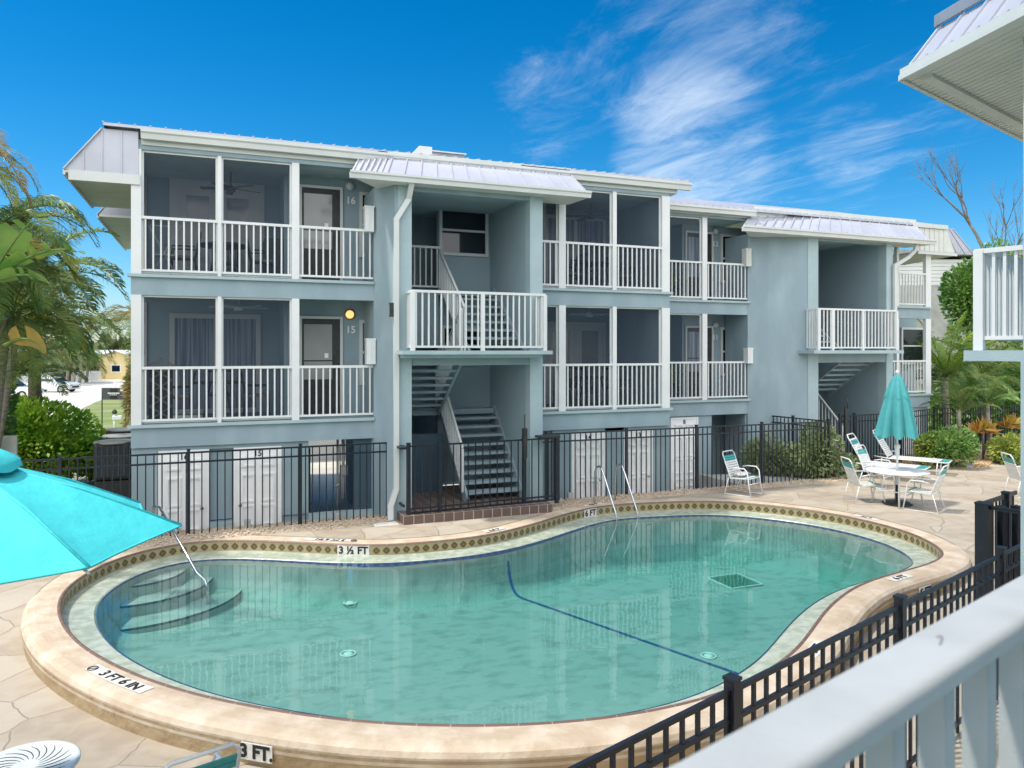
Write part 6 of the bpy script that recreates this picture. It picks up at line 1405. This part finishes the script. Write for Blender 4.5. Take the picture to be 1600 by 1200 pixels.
mb.bar(Vector((a.x, a.y+.03, .55)), Vector((b.x, b.y+.03, .55)), .05, .1); mb.bar(Vector((a.x, a.y+.03, -.1)), Vector((b.x, b.y+.03, -.1)), .05, .1); mb.build('fence_panel', M_['white'], wf)
bh = thing('grey_house', 'low pale house behind the parked cars at the left edge', 'house', (0, 0, 0)); c = Z(10, 587, 96); rot_house(bh, (c.x, c.y+4, -.6), 14, 7, 2.9, -TH, 'wsiding', 'greyroof', 1.2)
for k, (px, pt, zc_, lab) in enumerate(((118, 545, 90, 'left stem palm of the far clump before the yellow house'), (128, 552, 92, 'leaning middle palm of the far clump before the yellow house'), (138, 558, 94, 'right bushy palm of the far clump before the yellow house'), (108, 552, 96, 'rear palm of the far clump behind the white fence'), (92, 560, 85, 'green palm above the parked white car'))):
    b = Z(px-4, 588, zc_); palm('palm_tree', lab, (b.x, b.y, gz_), pz(px, pt, zc_), .16, [(16, 3.6, 30, 1.0, -.4, 1.2, 1.2, 'palm' if k != 2 else 'palmdry', 0, PI2)], 0, 60+k, 'far palms by the lot')
c = Z(125, 580, 100); bush('dark_shrub', 'dark shrubs under the far palm clump', 'shrub', (c.x, c.y, .8), (2.4, 1.5, 1.5), 1600, .5, .12, 'far', 70)
rd = random.Random(9)
for k, px in enumerate(range(-60, 330, 26)):
    c = Z(px, 560, 190+rd.uniform(-12, 12)); h = rd.uniform(3.0, 4.2)
    bush('far_tree', 'distant tree in the hazy tree line behind the houses at the left', 'tree', (c.x, c.y, h*.75), (4.2, 3, h), 1100, 1.1, .35, 'far', 80+k, 'distant tree line')
# estate sign, mailbox post, kerb post, cable
sg = thing('lawn_sign', 'dark grey real estate style sign board on two posts on the lawn', 'sign', (0, 0, 0)); a = Z(159.5, 606, 38.5); b = Z(196.5, 606, 38.5); zs0, zs1 = HE-(606-HY)*38.5/F, HE-(624.5-HY)*38.5/F
dd_ = (b-a).normalized(); nn = Vector((-dd_.y, dd_.x, 0)); mid = (a+b)/2; mid.z = (zs0+zs1)/2
mb = MB(); mb.obox(mid, dd_, nn, Vector((0, 0, 1)), (b-a).length/2, .02, (zs0-zs1)/2); mb.build('board', pr('sign_board_paint', (.05, .055, .06), .5), sg)
for p in (a, b): mb = MB(); mb.tube([(p.x, p.y, gz_), (p.x, p.y, zs0)], .03, 6); mb.build('post', M_['black'], sg)
mb = MB(); mb.obox(mid-nn*.03+dd_*.0, dd_, nn, Vector((0, 0, 1)), .19, .006, (zs0-zs1)/2*.86); mb.build('dark_square', M_['ink'], sg)
mb = MB(); mb.obox(mid-nn*.03+dd_*.42+Vector((0, 0, .2)), dd_, nn, Vector((0, 0, 1)), .08, .006, .06); mb.build('corner_label', M_['wtile'], sg)
text('VILLAGES', .15, frame(mid-nn*.045, dd_, (0, 0, 1)), M_['wnum'], 'lettering', sg, bold=.005) if False else text('THE PALMS', .12, frame(mid-nn*.045, dd_, (0, 0, 1)), M_['wnum'], 'lettering', sg, bold=.004) if False else None
mb = MB(); 
for i in range(9): mb.obox(mid-nn*.042+dd_*(-.27+.068*i)+Vector((0, 0, .03)), dd_, nn, Vector((0, 0, 1)), .024, .004, .032)
for i in range(4): mb.obox(mid-nn*.042+dd_*(-.16+.1*i)+Vector((0, 0, -.055)), dd_, nn, Vector((0, 0, 1)), .035, .004, .016)
mb.build('lettering', M_['wnum'], sg)
p = Z(179, 652, 36); mp_ = thing('mailbox', 'white mailbox on a post with a dark cap in front of the lawn sign', 'mailbox', (p.x, p.y, gz_)); mb = MB(); mb.tube([(p.x, p.y, gz_), (p.x, p.y, .3)], .06, 8); mb.build('post', M_['white'], mp_); mb = MB(); mb.box(p.x-.1, p.x+.32, p.y-.12, p.y+.12, .0, .22); mb.build('box', M_['white'], mp_, bevel=.04); mb = MB(); mb.lathe((p.x, p.y, .3), [(.1, 0), (.12, .1), (.06, .2), (0, .22)], 10); mb.build('cap', M_['dark'], mp_)
p = G(180, 592, -.6); p = Z(179.5, 605, 60); mb = MB(); mb.tube([(p.x, p.y, gz_), (p.x, p.y, .9)], .06, 6); tag(mb.build('marker_post', M_['white']), 'thin white marker post at the edge of the lot', 'post')
mb = MB(); a = Z(110, 512, 80); b = Z(230, 513, 80); mb.tube([a.lerp(b, i/10)+Vector((0, 0, -.15*math.sin(math.pi*i/10))) for i in range(11)], .03, 4); tag(mb.build('power_cable', M_['dark']), 'thin dark power cable across the sky left of the building', 'cable')
mb = MB(); p = Z(12, 700, 17.5); mb.box(p.x-.35, p.x+.18, p.y, p.y+.12, -.6, HE-(681-HY)*17.5/F); tag(mb.build('vinyl_fence_panel', M_['soffit'], bevel=.01), 'pale vinyl fence end at the left edge above the umbrella', 'fence')
# condensers
def condenser(px, ytop, zc_, lab, first=[None]):
    p = Z(px, ytop, zc_); h = .95; t = thing('condenser_unit', lab, 'air conditioner', (p.x, p.y, p.z-h), 'condenser units beside the block')
    mb = MB(); w = .42; mb.obox((p.x, p.y, p.z-h/2), Vector((1, 0, 0)), Vector((0, 1, 0)), Vector((0, 0, 1)), w, w, h/2-.02); mb.build('cabinet', M_['dark'], t, bevel=.08)
    mb = MB(); mb.lathe((p.x, p.y, p.z), [(.0, .02), (.1, .02), (.3, -.0), (.46, -.01), (.47, -.05), (.40, -.05)], 28); mb.build('fan_guard', M_['concrete'], t)
    mb = MB()
    for k in range(7): x = p.x-w+.06+k*.12; mb.box(x, x+.025, p.y-w-.012, p.y-w, p.z-h+.12, p.z-.1)
    mb.build('grille', M_['navy'], t)
    mb = MB(); mb.box(p.x-.38, p.x+.38, p.y-.38, p.y+.38, gz_, p.z-h+.0); mb.build('stand', M_['dark'], t)
condenser(179, 688, 18.6, 'nearest dark condenser unit beside the building corner'); condenser(190, 679, 20.0, 'middle condenser unit, mostly hidden behind the nearest one'); condenser(193, 669.5, 21.6, 'farthest condenser unit beside the building corner')
